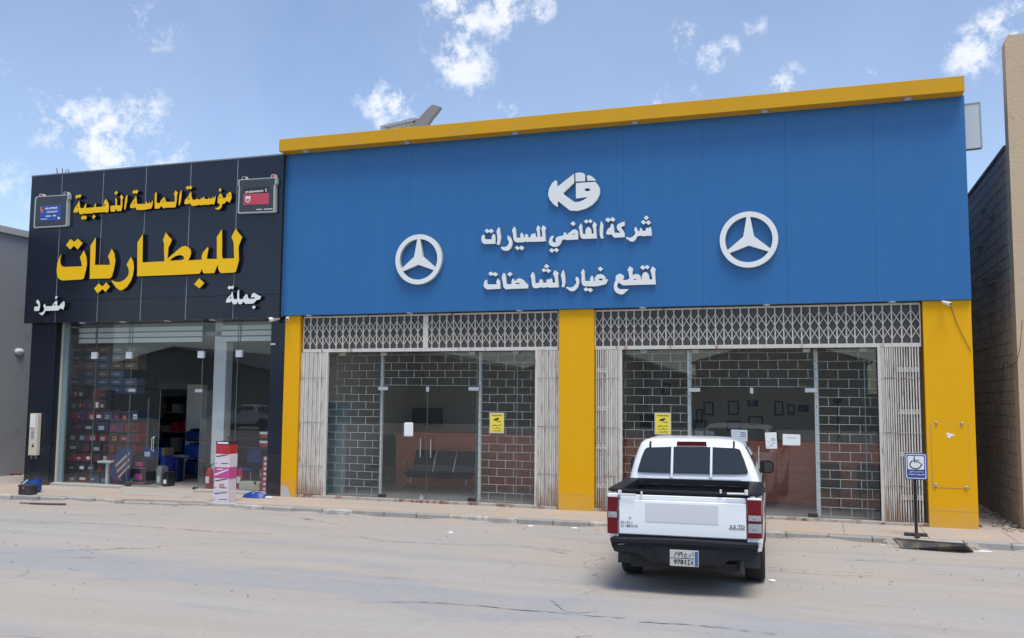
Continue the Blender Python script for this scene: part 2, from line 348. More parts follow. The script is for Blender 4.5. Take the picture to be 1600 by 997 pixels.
def px(o, s, pts, Y): return [(lambda p: (p.x, p.z))(W(o[0]+a/s, o[1]+b/s, Y)) for a, b in pts]

ORD = ['', 'first', 'second', 'third', 'fourth', 'fifth', 'sixth', 'seventh', 'eighth', 'ninth', 'tenth', 'eleventh', 'twelfth']
# ------------------------------------------------------------------ ground, road, pavement, kerb
def ground_mat():
    mt = bpy.data.materials.new('sandy_road'); mt.use_nodes = True; nt = mt.node_tree; N = nt.nodes; L = nt.links; p = N['Principled BSDF']; p.inputs['Roughness'].default_value = .9
    p.inputs['Specular IOR Level'].default_value = .25
    geo = N.new('ShaderNodeNewGeometry'); P = geo.outputs['Position']
    def nz(scale, det=6, ro=.6, st=(1, 1, 1), dist=0.):
        mp = N.new('ShaderNodeMapping'); mp.inputs['Scale'].default_value = st; L.new(P, mp.inputs[0])
        n = N.new('ShaderNodeTexNoise'); n.inputs['Scale'].default_value = scale; n.inputs['Detail'].default_value = det; n.inputs['Roughness'].default_value = ro; n.inputs['Distortion'].default_value = dist
        L.new(mp.outputs[0], n.inputs['Vector']); return n.outputs['Fac']
    def ramp(x, a, b, lo=0., hi=1.):
        r = N.new('ShaderNodeMapRange'); r.interpolation_type = 'SMOOTHSTEP'; L.new(x, r.inputs[0]); r.inputs[1].default_value = a; r.inputs[2].default_value = b; r.inputs[3].default_value = lo; r.inputs[4].default_value = hi; return r.outputs[0]
    def mix(f, a, col):
        m_ = N.new('ShaderNodeMixRGB'); L.new(f, m_.inputs[0]); L.new(a, m_.inputs[1]) if not isinstance(a, tuple) else setattr(m_.inputs[1], 'default_value', (*a, 1)); m_.inputs[2].default_value = (*col, 1); return m_.outputs[0]
    mul = lambda a, b: nmath(N, L, 'MULTIPLY', a, b)
    c = mix(ramp(nz(.5, 7, .6, (.45, 1.3, 1)), .38, .66), (.405, .358, .308), (.382, .360, .335))      # sand drifts over asphalt
    c = mix(mul(ramp(nz(.9, 7, .62, (.3, 1.6, 1), .6), .50, .66), ramp(nz(.13, 3), .35, .55)), c, (.335, .322, .308))
    # the bare bluish-grey strip along the carriageway
    sp = N.new('ShaderNodeSeparateXYZ'); L.new(P, sp.inputs[0])
    yy = nmath(N, L, 'ADD', nmath(N, L, 'MULTIPLY_ADD', nz(.35, 6, .6, (1, 1, 1), .4), 1.9, -.95), nmath(N, L, 'MULTIPLY_ADD', sp.outputs['X'], .10, sp.outputs['Y']))
    band = mul(ramp(yy, -8.05, -7.85), ramp(yy, -6.75, -6.95)); band = mul(band, ramp(nz(.22, 2), .33, .45, .35, 1))
    c = mix(mul(band, ramp(nz(3, 5), .25, .6, .5, .95)), c, (.335, .330, .328))
    yb = nmath(N, L, 'ADD', nmath(N, L, 'MULTIPLY_ADD', nz(.5, 6, .6, (1, 1, 1), .4), 1.2, -.6), sp.outputs['Y'])
    b2 = mul(ramp(yb, -10.4, -10.2), ramp(yb, -9.3, -9.6)); c = mix(mul(b2, ramp(nz(2.2, 6), .4, .6, .0, .6)), c, (.35, .335, .325))
    # dark damp / oily stains, a few
    st = mul(ramp(nz(1.1, 5, .55, (.35, 1.5, 1), .5), .63, .74), ramp(nz(.3, 2), .45, .6)); c = mix(mul(st, ramp(nz(9, 4), .3, .7)), c, (.24, .195, .15))
    g = nz(28, 4, .7); hv = N.new('ShaderNodeHueSaturation'); L.new(ramp(g, .25, .75, .93, 1.06), hv.inputs['Value']); L.new(c, hv.inputs['Color']); c = hv.outputs[0]
    tr = nz(1.6, 5, .6, (.05, 1.9, 1), .15); hv = N.new('ShaderNodeHueSaturation'); L.new(ramp(tr, .3, .7, .965, 1.03), hv.inputs['Value']); L.new(c, hv.inputs['Color']); c = hv.outputs[0]   # sweep of passing tyres
    dk = mul(ramp(nz(.8, 6, .62, (.25, 1.4, 1), .5), .56, .70), ramp(nz(14, 4, .7), .35, .65, .2, .8)); c = mix(mul(dk, ramp(nz(.16, 2), .5, .62)), c, (.27, .235, .20))
    # cracks
    def cracks(scale, w, st=(1, 1, 1)):
        mp = N.new('ShaderNodeMapping'); mp.inputs['Scale'].default_value = st; L.new(P, mp.inputs[0])
        n = N.new('ShaderNodeTexNoise'); n.inputs['Scale'].default_value = 1.4; n.inputs['Detail'].default_value = 8; L.new(mp.outputs[0], n.inputs['Vector'])
        vm = N.new('ShaderNodeVectorMath'); vm.operation = 'MULTIPLY_ADD'; L.new(n.outputs['Color'], vm.inputs[0]); vm.inputs[1].default_value = (.9, .9, 0); L.new(mp.outputs[0], vm.inputs[2])
        v = N.new('ShaderNodeTexVoronoi'); v.feature = 'DISTANCE_TO_EDGE'; v.inputs['Scale'].default_value = scale; L.new(vm.outputs[0], v.inputs['Vector'])
        return ramp(v.outputs['Distance'], w*.3, w, 1, 0)
    ck = mul(cracks(.16, .0040, (.6, 1, 1)), ramp(nz(.4, 3), .45, .6)); c = mix(mul(ck, ramp(nz(3, 3), .35, .6, .1, .75)), c, (.12, .10, .085))
    ck2 = mul(cracks(.5, .010), ramp(nz(.33, 2), .56, .66)); c = mix(mul(ck2, ramp(nz(5, 3), .4, .6, 0, .6)), c, (.15, .13, .11))
    L.new(c, p.inputs['Base Color'])
    b = N.new('ShaderNodeBump'); b.inputs['Strength'].default_value = .22; b.inputs['Distance'].default_value = .008
    h = nmath(N, L, 'ADD', mul(nz(60, 4, .7), .7), nmath(N, L, 'MULTIPLY_ADD', ck, -1.2, mul(nz(6, 5), .8))); L.new(h, b.inputs['Height']); L.new(b.outputs[0], p.inputs['Normal'])
    return mt
gm = ground_mat()
g = MB(); NX, NY = 140, 46
xs = [-900, -200, -60] + [-30+i*.5 for i in range(NX)] + [60, 200, 900]; ys = [-900, -200, -60] + [-20+i*.42 for i in range(NY)] + [10, 60, 200, 900]
rn = random.Random(3); gv = []
for y in ys:
    for x in xs:
        z = RZ
        if -30 <= x <= 40 and -19 < y < -1.9: z += .012*math.sin(x*.35+y*.5)+.008*math.sin(x*.9-y*1.3)
        if y > -1.0: z = RZ-.05
        gv.append((x, y, z))
nx = len(xs); g.add(gv, [(j*nx+i, j*nx+i+1, (j+1)*nx+i+1, (j+1)*nx+i) for j in range(len(ys)-1) for i in range(nx-1)])
go = struct("road", g, [gm]); go.data.shade_smooth(); go_road = go

KY = -1.34
def ky(x): return KY-.105*max(0, -11.6-x)
pv = MB(); pv.box(-11.6, 6.0, KY+.1, .5, RZ-.05, -.012); pv.prism([[(-17.3, ky(-17.3)+.1), (-11.6, KY+.1), (-11.6, .5), (-17.3, .5)]], RZ-.05, -.012, mapf=lambda x, y, z: (x, z, y))
pavement = struct('pavement', pv, ['concrete'])
ly = MB(); ly.box(2.6, 6.0, .5, 16, RZ-.05, -.016); struct('alley_floor', ly, ['concrete'])
la = MB(); la.box(-60, -17.3, ky(-17.3)-.3, 40, RZ-.05, -.03); struct('side_yard_ground', la, ['concrete'])
x = -17.28; k = 0
while x < 6:                                       # paving slabs, each laid with its own small tilt
    w_ = 1.18
    for (ya, yb) in ((ky(x+.59)+.115, -.55), (-.545, .16)):
        b = MB(); t = rn.uniform(-.003, .003); b.cbox(x+.004, x+w_-.004, ya, yb, -.06, 0+t, .004)
        part('paving_slab', b, 'slab', pavement)
    x += w_
x = -60; kerb = thing('kerb', 'low worn kerb of grey and whitewashed stones along the pavement edge', 'kerb', (-5, KY, RZ)); kerb['kind'] = 'structure'
del kerb['category']; del kerb['label']
M['kerb_g'] = mat('grey_kerb', (.33, .32, .30), .9, var=.14, scale=6, bump=.4, bscale=30, dirt=(.44, .38, .30), dlo=.5, dhi=.7, dscale=3, objvar=.1)
M['kerb_w'] = mat('worn_white_kerb', (.46, .455, .43), .9, var=.1, scale=6, bump=.4, bscale=30, dirt=(.36, .33, .29), dlo=.42, dhi=.56, dscale=5, objvar=.08)
x = -24.0; k = 0
while x < 9:
    w_ = .62; b = MB(); j = rn.uniform(-.008, .008); t = rn.uniform(-.012, .004)
    if -12.9 < x < -11.2: t -= .035
    kk = ky(x+.31); b.cbox(x+.005, x+w_-.005, kk-.02+j, kk+.11+j, RZ-.06, .0+t, .016)
    part('kerb_stone', b, 'kerb_w' if k % 4 == 1 or k in (9, 10, 22, 30) else 'kerb_g', kerb); x += w_; k += 1

# ------------------------------------------------------------------ blue shop building
ZB = W(873, 483).z; ZT = W(1200, 175.5).z; XL = W(440.5, 493).x; XR = W(1518, 467).x
blue = thing('shop_building', 'wide shop building with blue clad fascia, yellow canopy and yellow pillars', 'building', (XL, 0, 0))
b = MB(); b.box(XL+.02, XR-.02, .07, 9, ZB+.02, ZT-.02); part('upper_wall', b, ['blue_gap'], blue)
n = 9; wv = (XR-XL)/n
for i in range(n):
    b = MB(); b.cbox(XL+i*wv+(.0004 if i else 0), XL+(i+1)*wv-.0004, 0, .069, ZB, ZT, .002); part('cladding_panel', b, 'blue', blue)
cx0 = W(436, 225, -.27).x; cx1 = W(1507, 131, -.27).x; cz0 = ZT-.012; cz1 = W(1507, 118, -.27).z
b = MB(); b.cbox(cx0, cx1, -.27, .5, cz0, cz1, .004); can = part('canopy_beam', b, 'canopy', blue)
b = MB()
for i in range(1, 5): xx = cx0+(cx1-cx0)*i/5; b.box(xx-.002, xx+.002, -.2715, -.268, cz0+.006, cz1-.006)
part('panel_joint', b, 'wood_edge', can)
def disc(name, x, y, z, r, parent):
    b = MB(); b.lathe((x, y, z), [(r, .0), (r, -.012), (r*.8, -.016)], 20); rg = part(name, b, 'alu', parent)
    b = MB(); b.lathe((x, y, z), [(r*.74, -.015), (r*.7, -.019)], 18); part('lamp_glass', b, 'lampglass', rg)
for u, v in ((478, 236), (636, 223.5), (805, 209), (992, 192), (1195, 173), (1418, 153.5)):
    disc('downlight', W(u, v, -.13).x, -.13, cz0, .085, blue)
# soffit under the blue fascia, and the reveal behind it
b = MB(); b.box(XL+.05, XR-.05, .07, .6, ZB+.004, ZB+.019); part('soffit', b, 'joint', blue)
for u, v in ((483, 493), (640, 489.5), (812, 486), (1004, 481), (1198, 476.5), (1394, 472)):
    disc('downlight', W(u, v, .07).x, .075, ZB+.003, .075, blue)
def foot_dust(mt, col, top, amt):
    N = mt.node_tree.nodes; L = mt.node_tree.links; p = N['Principled BSDF']; src = p.inputs['Base Color'].links[0].from_socket; geo = N.new('ShaderNodeNewGeometry'); sp = N.new('ShaderNodeSeparateXYZ'); L.new(geo.outputs['Position'], sp.inputs[0])
    n = N.new('ShaderNodeTexNoise'); n.inputs['Scale'].default_value = 5; n.inputs['Detail'].default_value = 8; n.inputs['Roughness'].default_value = .7; L.new(geo.outputs['Position'], n.inputs['Vector'])
    mr = N.new('ShaderNodeMapRange'); L.new(nmath(N, L, 'MULTIPLY_ADD', n.outputs['Fac'], 1.1*top, nmath(N, L, 'MULTIPLY', sp.outputs['Z'], -1)), mr.inputs[0]); mr.inputs[1].default_value = 0; mr.inputs[2].default_value = top*.7; mr.inputs[4].default_value = amt
    mx = N.new('ShaderNodeMixRGB'); L.new(mr.outputs[0], mx.inputs[0]); L.new(src, mx.inputs[1]); mx.inputs[2].default_value = (*col, 1); L.new(mx.outputs[0], p.inputs['Base Color'])
foot_dust(M['yellow'], (.46, .34, .19), .75, .45)
YP = .07
def pillar(u0, u1, vt, side=.36):
    xa = W(u0, vt, YP).x; xb = W(u1, vt, YP).x; b = MB(); b.cbox(xa, xb, YP, side, -.06, ZB-.002, .005); return part('pillar', b, 'yellow', blue), xa, xb
pl, plx0, plx1 = pillar(446, 469, 500); pm_, pmx0, pmx1 = pillar(873.4, 928, 486); pr, prx0, prx1 = pillar(1441, 1517, 470)
# left pillar has its bottom clad broken away
b = MB(); b.prism([[(plx0+.02, .0), (plx0+.24, .0), (plx0+.20, .10), (plx0+.14, .21), (plx0+.02, .23)]], YP-.005, YP-.001); part('bare_patch', b, 'coping', pl)
# joints and hatch of the right pillar
b = MB(); zj = W(1490, 799, YP).z; b.box(prx0+.01, prx1-.01, YP-.002, YP+.01, zj-.003, zj+.003)
for pp, xa_, xb_ in ((pl, plx0, plx1), (pm_, pmx0, pmx1)): part('panel_joint', MB().box(xa_+.01, xb_-.01, YP-.001, YP+.01, zj-.002, zj+.002), 'wood_edge', pp)
a0 = W(1454, 661, YP); a1 = W(1518, 764, YP)
hx0, hx1, hz0, hz1 = a0.x, a1.x-.01, a1.z, a0.z
for (x0, x1, z0, z1) in ((hx0, hx1, hz0-.004, hz0+.001), (hx0, hx1, hz1-.001, hz1+.004), (hx0-.004, hx0+.001, hz0, hz1), (hx1-.001, hx1+.004, hz0, hz1)): b.box(x0, x1, YP-.002, YP+.01, z0, z1)
part('panel_joint', b, 'wood_edge', pr)
b = MB(); b.cbox(hx0+.003, hx1-.003, YP-.006, YP+.002, hz0+.003, hz1-.003, .002); hatch = part('hatch', b, 'yellow', pr)
for (u, v) in ((1463, 661), (1503, 662), (1462, 758), (1510, 762)):
    p = W(u, v, YP); b = MB(); b.cbox(p.x-.02, p.x+.02, YP-.02, YP-.006, p.z-.026, p.z+.026, .005); b.lathe((p.x, YP-.02, p.z), [(.014, 0), (.014, -.012)], 10, 'y'); part('hatch_latch', b, 'metal_g', pr)
pts = []
p = W(1484, 680, YP)
for k in range(18): a = k/18*2*math.pi; r = .052*(1+.35*math.sin(3*a+1)+.2*math.sin(7*a)); pts.append((p.x+r*math.cos(a), p.z+.7*r*math.sin(a)))
b = MB(); b.prism([pts], YP-.0085, YP-.0065); part('paper_remnant', b, 'paper', hatch, label='torn scrap of white paper stuck on the yellow hatch')
# body of the shop: side walls, back, roof, room floors
YI = 6.4
b = MB(); b.box(prx0+.1, prx1-.03, .36, 9.2, -.1, ZB); part('side_wall', b, 'block', blue)
b = MB(); b.box(plx0+.03, plx1-.02, .36, 9.2, -.1, ZB); part('side_wall', b, 'inwall', blue)
b = MB(); b.box(pmx0+.1, pmx1-.1, .361, YI, -.1, ZB); part('partition_wall', b, 'inwall', blue)
b = MB(); b.box(plx1-.02, prx0+.1, YI, YI+.2, -.1, ZB); part('back_wall', b, 'inwall', blue)
b = MB(); b.box(plx1-.02, prx0+.1, .6, YI, ZB-.3, ZB-.2); part('ceiling', b, 'inwall', blue)
b = MB(); b.box(plx1-.02, prx0+.1, .16, YI, -.08, .035); part('shop_floor', b, 'floor', blue)

M['gate'] = rusty_gate(); M['gate_gap'] = mat('rusty_gap', (.20, .15, .11), .9)
# gates, glass, grilles of one bay
def cyc(parent, name, me, loc): return inst(name, me, loc, parent)
YG = .15; YGL = .34; YR = .47
zlt = W(700, 491.5, YG).z; zbar = W(700, 545.8, YG).z; zbot = .055; zdoor = W(650, 604, YGL).z
def lattice(x0, x1, posts, n, dark=False):
    t = part('transom_lattice', MB().box(x0, x1, YG-.02, YG+.02, zbar-.035, zbar+.03).box(x0, x1, YG-.015, YG+.015, zlt-.012, zlt+.02), 'rustwhite', blue)
    for p in posts: part('post', MB().box(p-.05, p+.05, YG-.022, YG+.022, zbar+.03, zlt-.012), 'rustwhite', t)
    cw = (x1-x0)/n; H = zlt-zbar-.04; z0 = zbar+.03
    rl = random.Random(int(n)); bm_ = tomesh('lattice_bar', MB().box(-.011, .011, -.012, .012, 0, H), 'lattice')
    for i in range(n+1):
        if all(abs(x0+i*cw-p) > .04 for p in posts): inst('lattice_bar', bm_, (x0+i*cw+rl.uniform(-.006, .006), YG, z0), t, rot=(0, rl.uniform(-.006, .006), 0))
    for s in (1, -1):
        sm = tomesh('lattice_strut', MB().bar((-s*cw*.5, 0, 0), (s*cw*.5, 0, H*.36), .013, .006), 'lattice')
        for i in range(n):
            for f in (.11, .50):
                inst('lattice_strut', sm, (x0+(i+.5)*cw, YG-.014+.007*s, z0+f*H+rl.uniform(-.008, .008)), t, rot=(0, rl.uniform(-.03, .03), 0))
    return t
def folded_gate(x0, x1, mode, post_right):
    """bunch of folded channel slats between pavement rail and cross bar"""
    t = part('scissor_gate', MB().box(x0 if not post_right else x1-.045, x0+.045 if not post_right else x1, YG-.03, YG+.03, zbot, zbar-.036), 'rustwhite', blue)
    a, b_ = (x0+.045, x1) if not post_right else (x0, x1-.045)
    n = 12 if mode == 'tight' else 17 if mode == 'fan' else 11
    xs_ = []
    for i in range(n):
        f = (i+.5)/n
        if mode == 'fan': f = f**1.25
        if mode == 'mixed': f = f if f > .55 else f*1.0
        xs_.append(a+f*(b_-a))
    wd_ = (b_-a)/n
    for i, x in enumerate(xs_):
        w2 = (.40*wd_ if mode != 'fan' else .0105) if not (mode == 'mixed' and i < 5) else .010
        sl = MB(); sl.box(x-w2, x+w2, YG-.016-.012*(i % 2), YG+.012, zbot+.01, zbar-.04); part('gate_slat', sl, 'gate', t)
    if mode != 'fan': part('gate_backing', MB().box(a if mode == 'tight' else xs_[5], b_, YG+.013, YG+.02, zbot+.01, zbar-.04), 'gate_gap', t)
    else: part('gate_backing', MB().box(a, xs_[8], YG+.013, YG+.02, zbot+.01, zbar-.04), 'gate_gap', t)
    Hh = zbar-zbot
    for f in (.2, .5, .81):
        part('gate_strap', MB().box(a, b_, YG-.033, YG-.0285, zbot+f*Hh-.006, zbot+f*Hh+.006), 'rustrail', t)
    lo = 8 if mode == 'fan' else (0 if mode == 'mixed' else 99); hi = n-1 if mode == 'fan' else 5
    for i in range(lo, hi):
        if i+1 >= n: break
        for f in (.14, .38, .62, .86):
            zc = zbot+f*Hh
            for s in (1, -1): part('gate_strut', MB().bar((xs_[i], YG-.02, zc-s*.07), (xs_[i+1], YG-.02, zc+s*.07), .008, .005), 'rustwhite', t)
    return t
def grille(x0, x1, z0, z1, first=True):
    """rolling grille: straight rods joined by staggered links"""
    t = part('rolling_grille', MB().box(x0-.02, x0+.012, YR-.015, YR+.015, z0, z1), 'grille', blue)
    rg_ = random.Random(int(abs(x0)*100)); rows = max(2, round((z1-z0)/.158)); ph = (z1-z0)/rows; rod = tomesh('grille_rod', MB().tube([(0, 0, 0), (x1-x0, 0, 0)], .0048, 5), 'grille')
    link = tomesh('grille_link', MB().box(-.0048, .0048, -.005, .005, 0, ph), 'grille')
    for r in range(rows+1): inst('grille_rod', rod, (x0, YR, z0+r*ph+rg_.uniform(-.007, .007)), t, rot=(0, rg_.uniform(-.006, .006), 0))
    for r in range(rows):
        x = x0+(.335 if r % 2 else .17)
        while x < x1-.01: inst('grille_link', link, (x, YR, z0+r*ph), t); x += .335
    return t
def pane(name, x0, x1, z0, z1, y=YGL, parent=None, ew=.0025):
    g_ = part(name, MB().box(x0, x1, y, y+.012, z0, z1, 0), ['glass'], parent or blue)
    e = MB(); e.box(x0-.0005, x0+ew, y-.001, y+.013, z0, z1); e.box(x1-ew, x1+.0005, y-.001, y+.013, z0, z1); part('glass_edge', e, 'edge', g_); return g_
def fitting(x0, x1, z0, z1, y=YGL, m='alu', name='patch_fitting'):
    return part(name, MB().cbox(x0, x1, y-.022, y+.034, z0, z1, .006), m, blue)
def guide(u0, u1, v):
    a = W(u0, v, YR-.02).x; b_ = W(u1, v, YR-.02).x
    g_ = part('grille_guide', MB().cbox(a, b_, YR-.045, YR+.03, .035, zbar-.04, .004), 'slatw', blue)
    h = MB(); z = .15
    while z < zbar: h.box((a+b_)/2-.006, (a+b_)/2+.006, YR-.047, YR-.044, z, z+.02); z += .16
    part('guide_slot', h, 'ink', g_, kind='stuff'); return a, b_
part('transom_backing', MB().box(plx1, prx0, YG+.045, YG+.075, zbar-.03, ZB), mat('dim_backing', (.10, .10, .10), .8, var=.2), blue)
part('threshold', MB().cbox(plx1-.04, pmx0, YG-.05, YG+.05, -.01, .055, .006), 'rustrail', blue)
part('threshold', MB().cbox(pmx1, prx0+.02, YG-.05, YG+.05, -.01, .055, .006), 'rustrail', blue)
# --- left bay
lattice(W(475, 520, YG).x, W(872.5, 515, YG).x, [W(665.5, 520, YG).x], 36)
gx = W(514, 600, YG).x; gx2 = W(837, 600, YG).x
folded_gate(plx1+.01, W(513.5, 560, YG).x, 'tight', True)
folded_gate(W(837, 560, YG).x, pmx0-.005, 'tight', False)
dl0 = W(594, 620, YGL).x; dl1 = W(745, 620, YGL).x; s0 = W(506, 620, YGL).x; s1 = W(842, 620, YGL).x
pane('glass_pane', s0, dl0-.006, .045, zbar+.05); pane('glass_pane', dl1+.006, s1, .045, zbar+.05); pane('glass_pane', dl0, dl1, zdoor+.01, zbar+.05)
dm = (dl0+dl1)/2
def doors(a, b_, zd):
    mid = (a+b_)/2
    for (x0, x1, hx) in ((a+.006, mid-.004, mid-.11), (mid+.004, b_-.006, mid+.11)):
        d = pane('glass_door', x0, x1, .05, zd-.01, ew=.001)
        part('door_handle', MB().tube([(hx, YGL-.01, .86), (hx, YGL-.06, .86), (hx, YGL-.06, 1.22), (hx, YGL-.01, 1.22)], .012, 8), 'chrome', d)
    fitting(a-.04, a+.17, zd-.075, zd-.005); fitting(b_-.17, b_+.04, zd-.075, zd-.005); fitting(mid-.03, mid+.03, zd-.10, zd-.0)
    fitting(a, a+.16, .05, .11, m='black_p'); fitting(b_-.16, b_, .05, .11, m='black_p')
doors(dl0, dl1, zdoor)
for u in (536, 599.5, 738, 806): p = W(u, 553, YGL-.03); part('glass_bracket', MB().cbox(p.x-.065, p.x+.065, YGL-.05, YGL+.04, zbar-.10, zbar-.036, .005), 'coping', blue)
ga, gb = guide(595, 598, 620); grille(W(503, 640, YR).x, ga, .06, zbar+.06); grille(gb, W(747, 620, YR).x, zdoor+.03, zbar+.06)
gc, gd = guide(748.5, 751.5, 620); grille(gd, W(842, 640, YR).x, .06, zbar+.06)
part('door_keypad', MB().cbox(W(632, 670, YGL).x, W(646, 670, YGL).x, YGL-.03, YGL-.001, W(639, 682, YGL).z, W(639, 660, YGL).z, .02), 'paper', blue, label='white rounded intercom box fixed on the glass door')
part('padlock', MB().cbox(W(658, 780, .05).x-.05, W(658, 780, .05).x+.03, .06, .10, .05, .11, .01).tube([(W(658, 780, .05).x-.01+.028*math.cos(a), .08, .11+.035*math.sin(a)) for a in [k*math.pi/6 for k in range(7)]], .007, 6), 'alu', blue)
# --- right bay
zd2 = W(1170, 606, YGL).z
lattice(pmx1+.01, W(1438, 510, YG).x, [], 38)
folded_gate(pmx1+.01, W(972, 560, YG).x, 'mixed', True)
folded_gate(W(1371, 560, YG).x, W(1437, 560, YG).x, 'fan', False)
e0 = W(966, 620, YGL).x; e1 = W(1079, 620, YGL).x; e2 = W(1274, 620, YGL).x; e3 = W(1380, 620, YGL).x
pane('glass_pane', e0, e1-.006, .045, zbar+.05); pane('glass_pane', e2+.006, e3, .045, zbar+.05); pane('glass_pane', e1, e2, zd2+.01, zbar+.05)
doors(e1, e2, zd2)
for u in (1006, 1087, 1260, 1349): p = W(u, 549, YGL-.03); part('glass_bracket', MB().cbox(p.x-.06, p.x+.06, YGL-.05, YGL+.04, zbar-.10, zbar-.036, .005), 'coping', blue)
ga, gb = guide(1074.5, 1080, 620); grille(W(963, 640, YR).x, ga, .06, zbar+.06); grille(gb, W(1272, 620, YR).x, zd2+.03, zbar+.06)
gc, gd = guide(1272.5, 1278, 620); grille(gd, W(1384, 640, YR).x, .06, zbar+.06)
for u in (808,): p = W(u, 640, YGL); part('glass_seam', MB().box(p.x-.006, p.x+.006, YGL-.003, YGL-.0005, .05, zbar), 'edge', blue)
p = W(1352, 640, YGL); part('glass_seam', MB().box(p.x-.006, p.x+.006, YGL-.003, YGL-.0005, .05, zbar), 'edge', blue)

# ------------------------------------------------------------------ inside the blue shop
def room_box(name, label, cat, u0, u1, vt, y, z0, depth, mt, group=None):
    a = W(u0, vt, y); b_ = W(u1, vt, y); zt = W((u0+u1)/2, vt, y).z
    return solo(name, label, cat, MB().cbox(a.x, b_.x, y, y+depth, z0, zt, .008), mt, ((a.x+b_.x)/2, y, z0), group)
YC = 2.95
ctr = thing('reception_counter', 'reddish wood reception counter behind the left glass doors', 'counter', (W(700, 680, YC).x, YC, .035))
cxa, cxb, czt = W(621, 680, YC).x, pmx0+.09, W(700, 678, YC).z
part('front_panel', MB().cbox(cxa, cxb, YC, YC+.06, .036, czt-.03, .004), 'wood', ctr); part('counter_top', MB().cbox(cxa-.03, cxb, YC-.05, YC+.6, czt-.03, czt+.02, .006), 'wood', ctr)
part('end_panel', MB().cbox(cxa-.025, cxa-.001, YC+.0, YC+.55, .036, czt-.031, .003), 'wood_edge', ctr)
YC2 = 2.4; q0 = W(974, 700, YC2).x; czt2 = W(1200, 691, YC2).z
ctr2 = thing('reception_counter', 'long reddish wood counter behind the glass doors in front of the pickup', 'counter', (0, YC2, .035))
part('front_panel', MB().cbox(pmx1, prx0-.05, YC2, YC2+.06, .036, czt2-.03, .004), 'wood', ctr2); part('counter_top', MB().cbox(pmx1, prx0-.05, YC2-.04, YC2+.6, czt2-.03, czt2+.02, .006), 'wood', ctr2)
# bench of three seats
YBn = 2.25; bx = [W(642, 715, YBn).x, W(676, 715, YBn).x, W(708, 715, YBn).x, W(741, 715, YBn).x]
bench = thing('waiting_bench', 'three-seat black waiting bench with metal arms before the wood counter', 'bench', (bx[1], YBn, .035))
for i in range(3):
    x0, x1 = bx[i]+.015, bx[i+1]-.015
    part('backrest', MB().add([(x0, YBn+.02, .44), (x1, YBn+.02, .44), (x1+.015, YBn+.22, .86), (x0+.015, YBn+.22, .86), (x0, YBn+.05, .44), (x1, YBn+.05, .44), (x1+.015, YBn+.25, .86), (x0+.015, YBn+.25, .86)], [(0, 1, 2, 3), (7, 6, 5, 4), (0, 4, 5, 1), (1, 5, 6, 2), (2, 6, 7, 3), (3, 7, 4, 0)]), 'leather', bench)
    part('lower_back', MB().box(x0+.02, x1-.02, YBn+.005, YBn+.019, .44, .56), 'seat_low', bench)
    part('seat', MB().cbox(x0, x1, YBn-.42, YBn+.03, .37, .425, .02), 'leather', bench)
    part('back_frame', MB().tube([(x1+.012, YBn-.0, .42), (x1+.028, YBn+.20, .86)], .012, 6), 'chrome', bench)
part('beam', MB().box(bx[0], bx[3], YBn-.22, YBn-.15, .30, .36), 'black_p', bench)
for x in (bx[0]+.08, bx[3]-.1):
    part('leg', MB().tube([(x, YBn-.18, .30), (x-.02, YBn-.18, .18), (x-.08, YBn-.42, .05)], .018, 6).tube([(x, YBn-.18, .2), (x, YBn+.1, .05)], .018, 6), 'chrome', bench)
part('armrest', MB().tube([(bx[0]-.02, YBn-.05, .42), (bx[0]-.05, YBn-.12, .52), (bx[0]-.04, YBn-.2, .62), (bx[0]+.0, YBn-.36, .63)], .018, 6), 'chrome', bench)
solo('office_chair_back', 'dark office chair beside the left end of the counter', 'chair', MB().cbox(W(610, 700, 3.2).x-.35, W(610, 700, 3.2).x+.1, 3.2, 3.3, .45, 1.15, .04).box(W(610, 700, 3.2).x-.3, W(610, 700, 3.2).x+.05, 2.85, 3.3, .42, .5).tube([(W(610, 700, 3.2).x-.12, 3.1, .42), (W(610, 700, 3.2).x-.12, 3.1, .04)], .03, 8), 'black_p', (W(610, 700, 3.2).x, 3.2, .035))
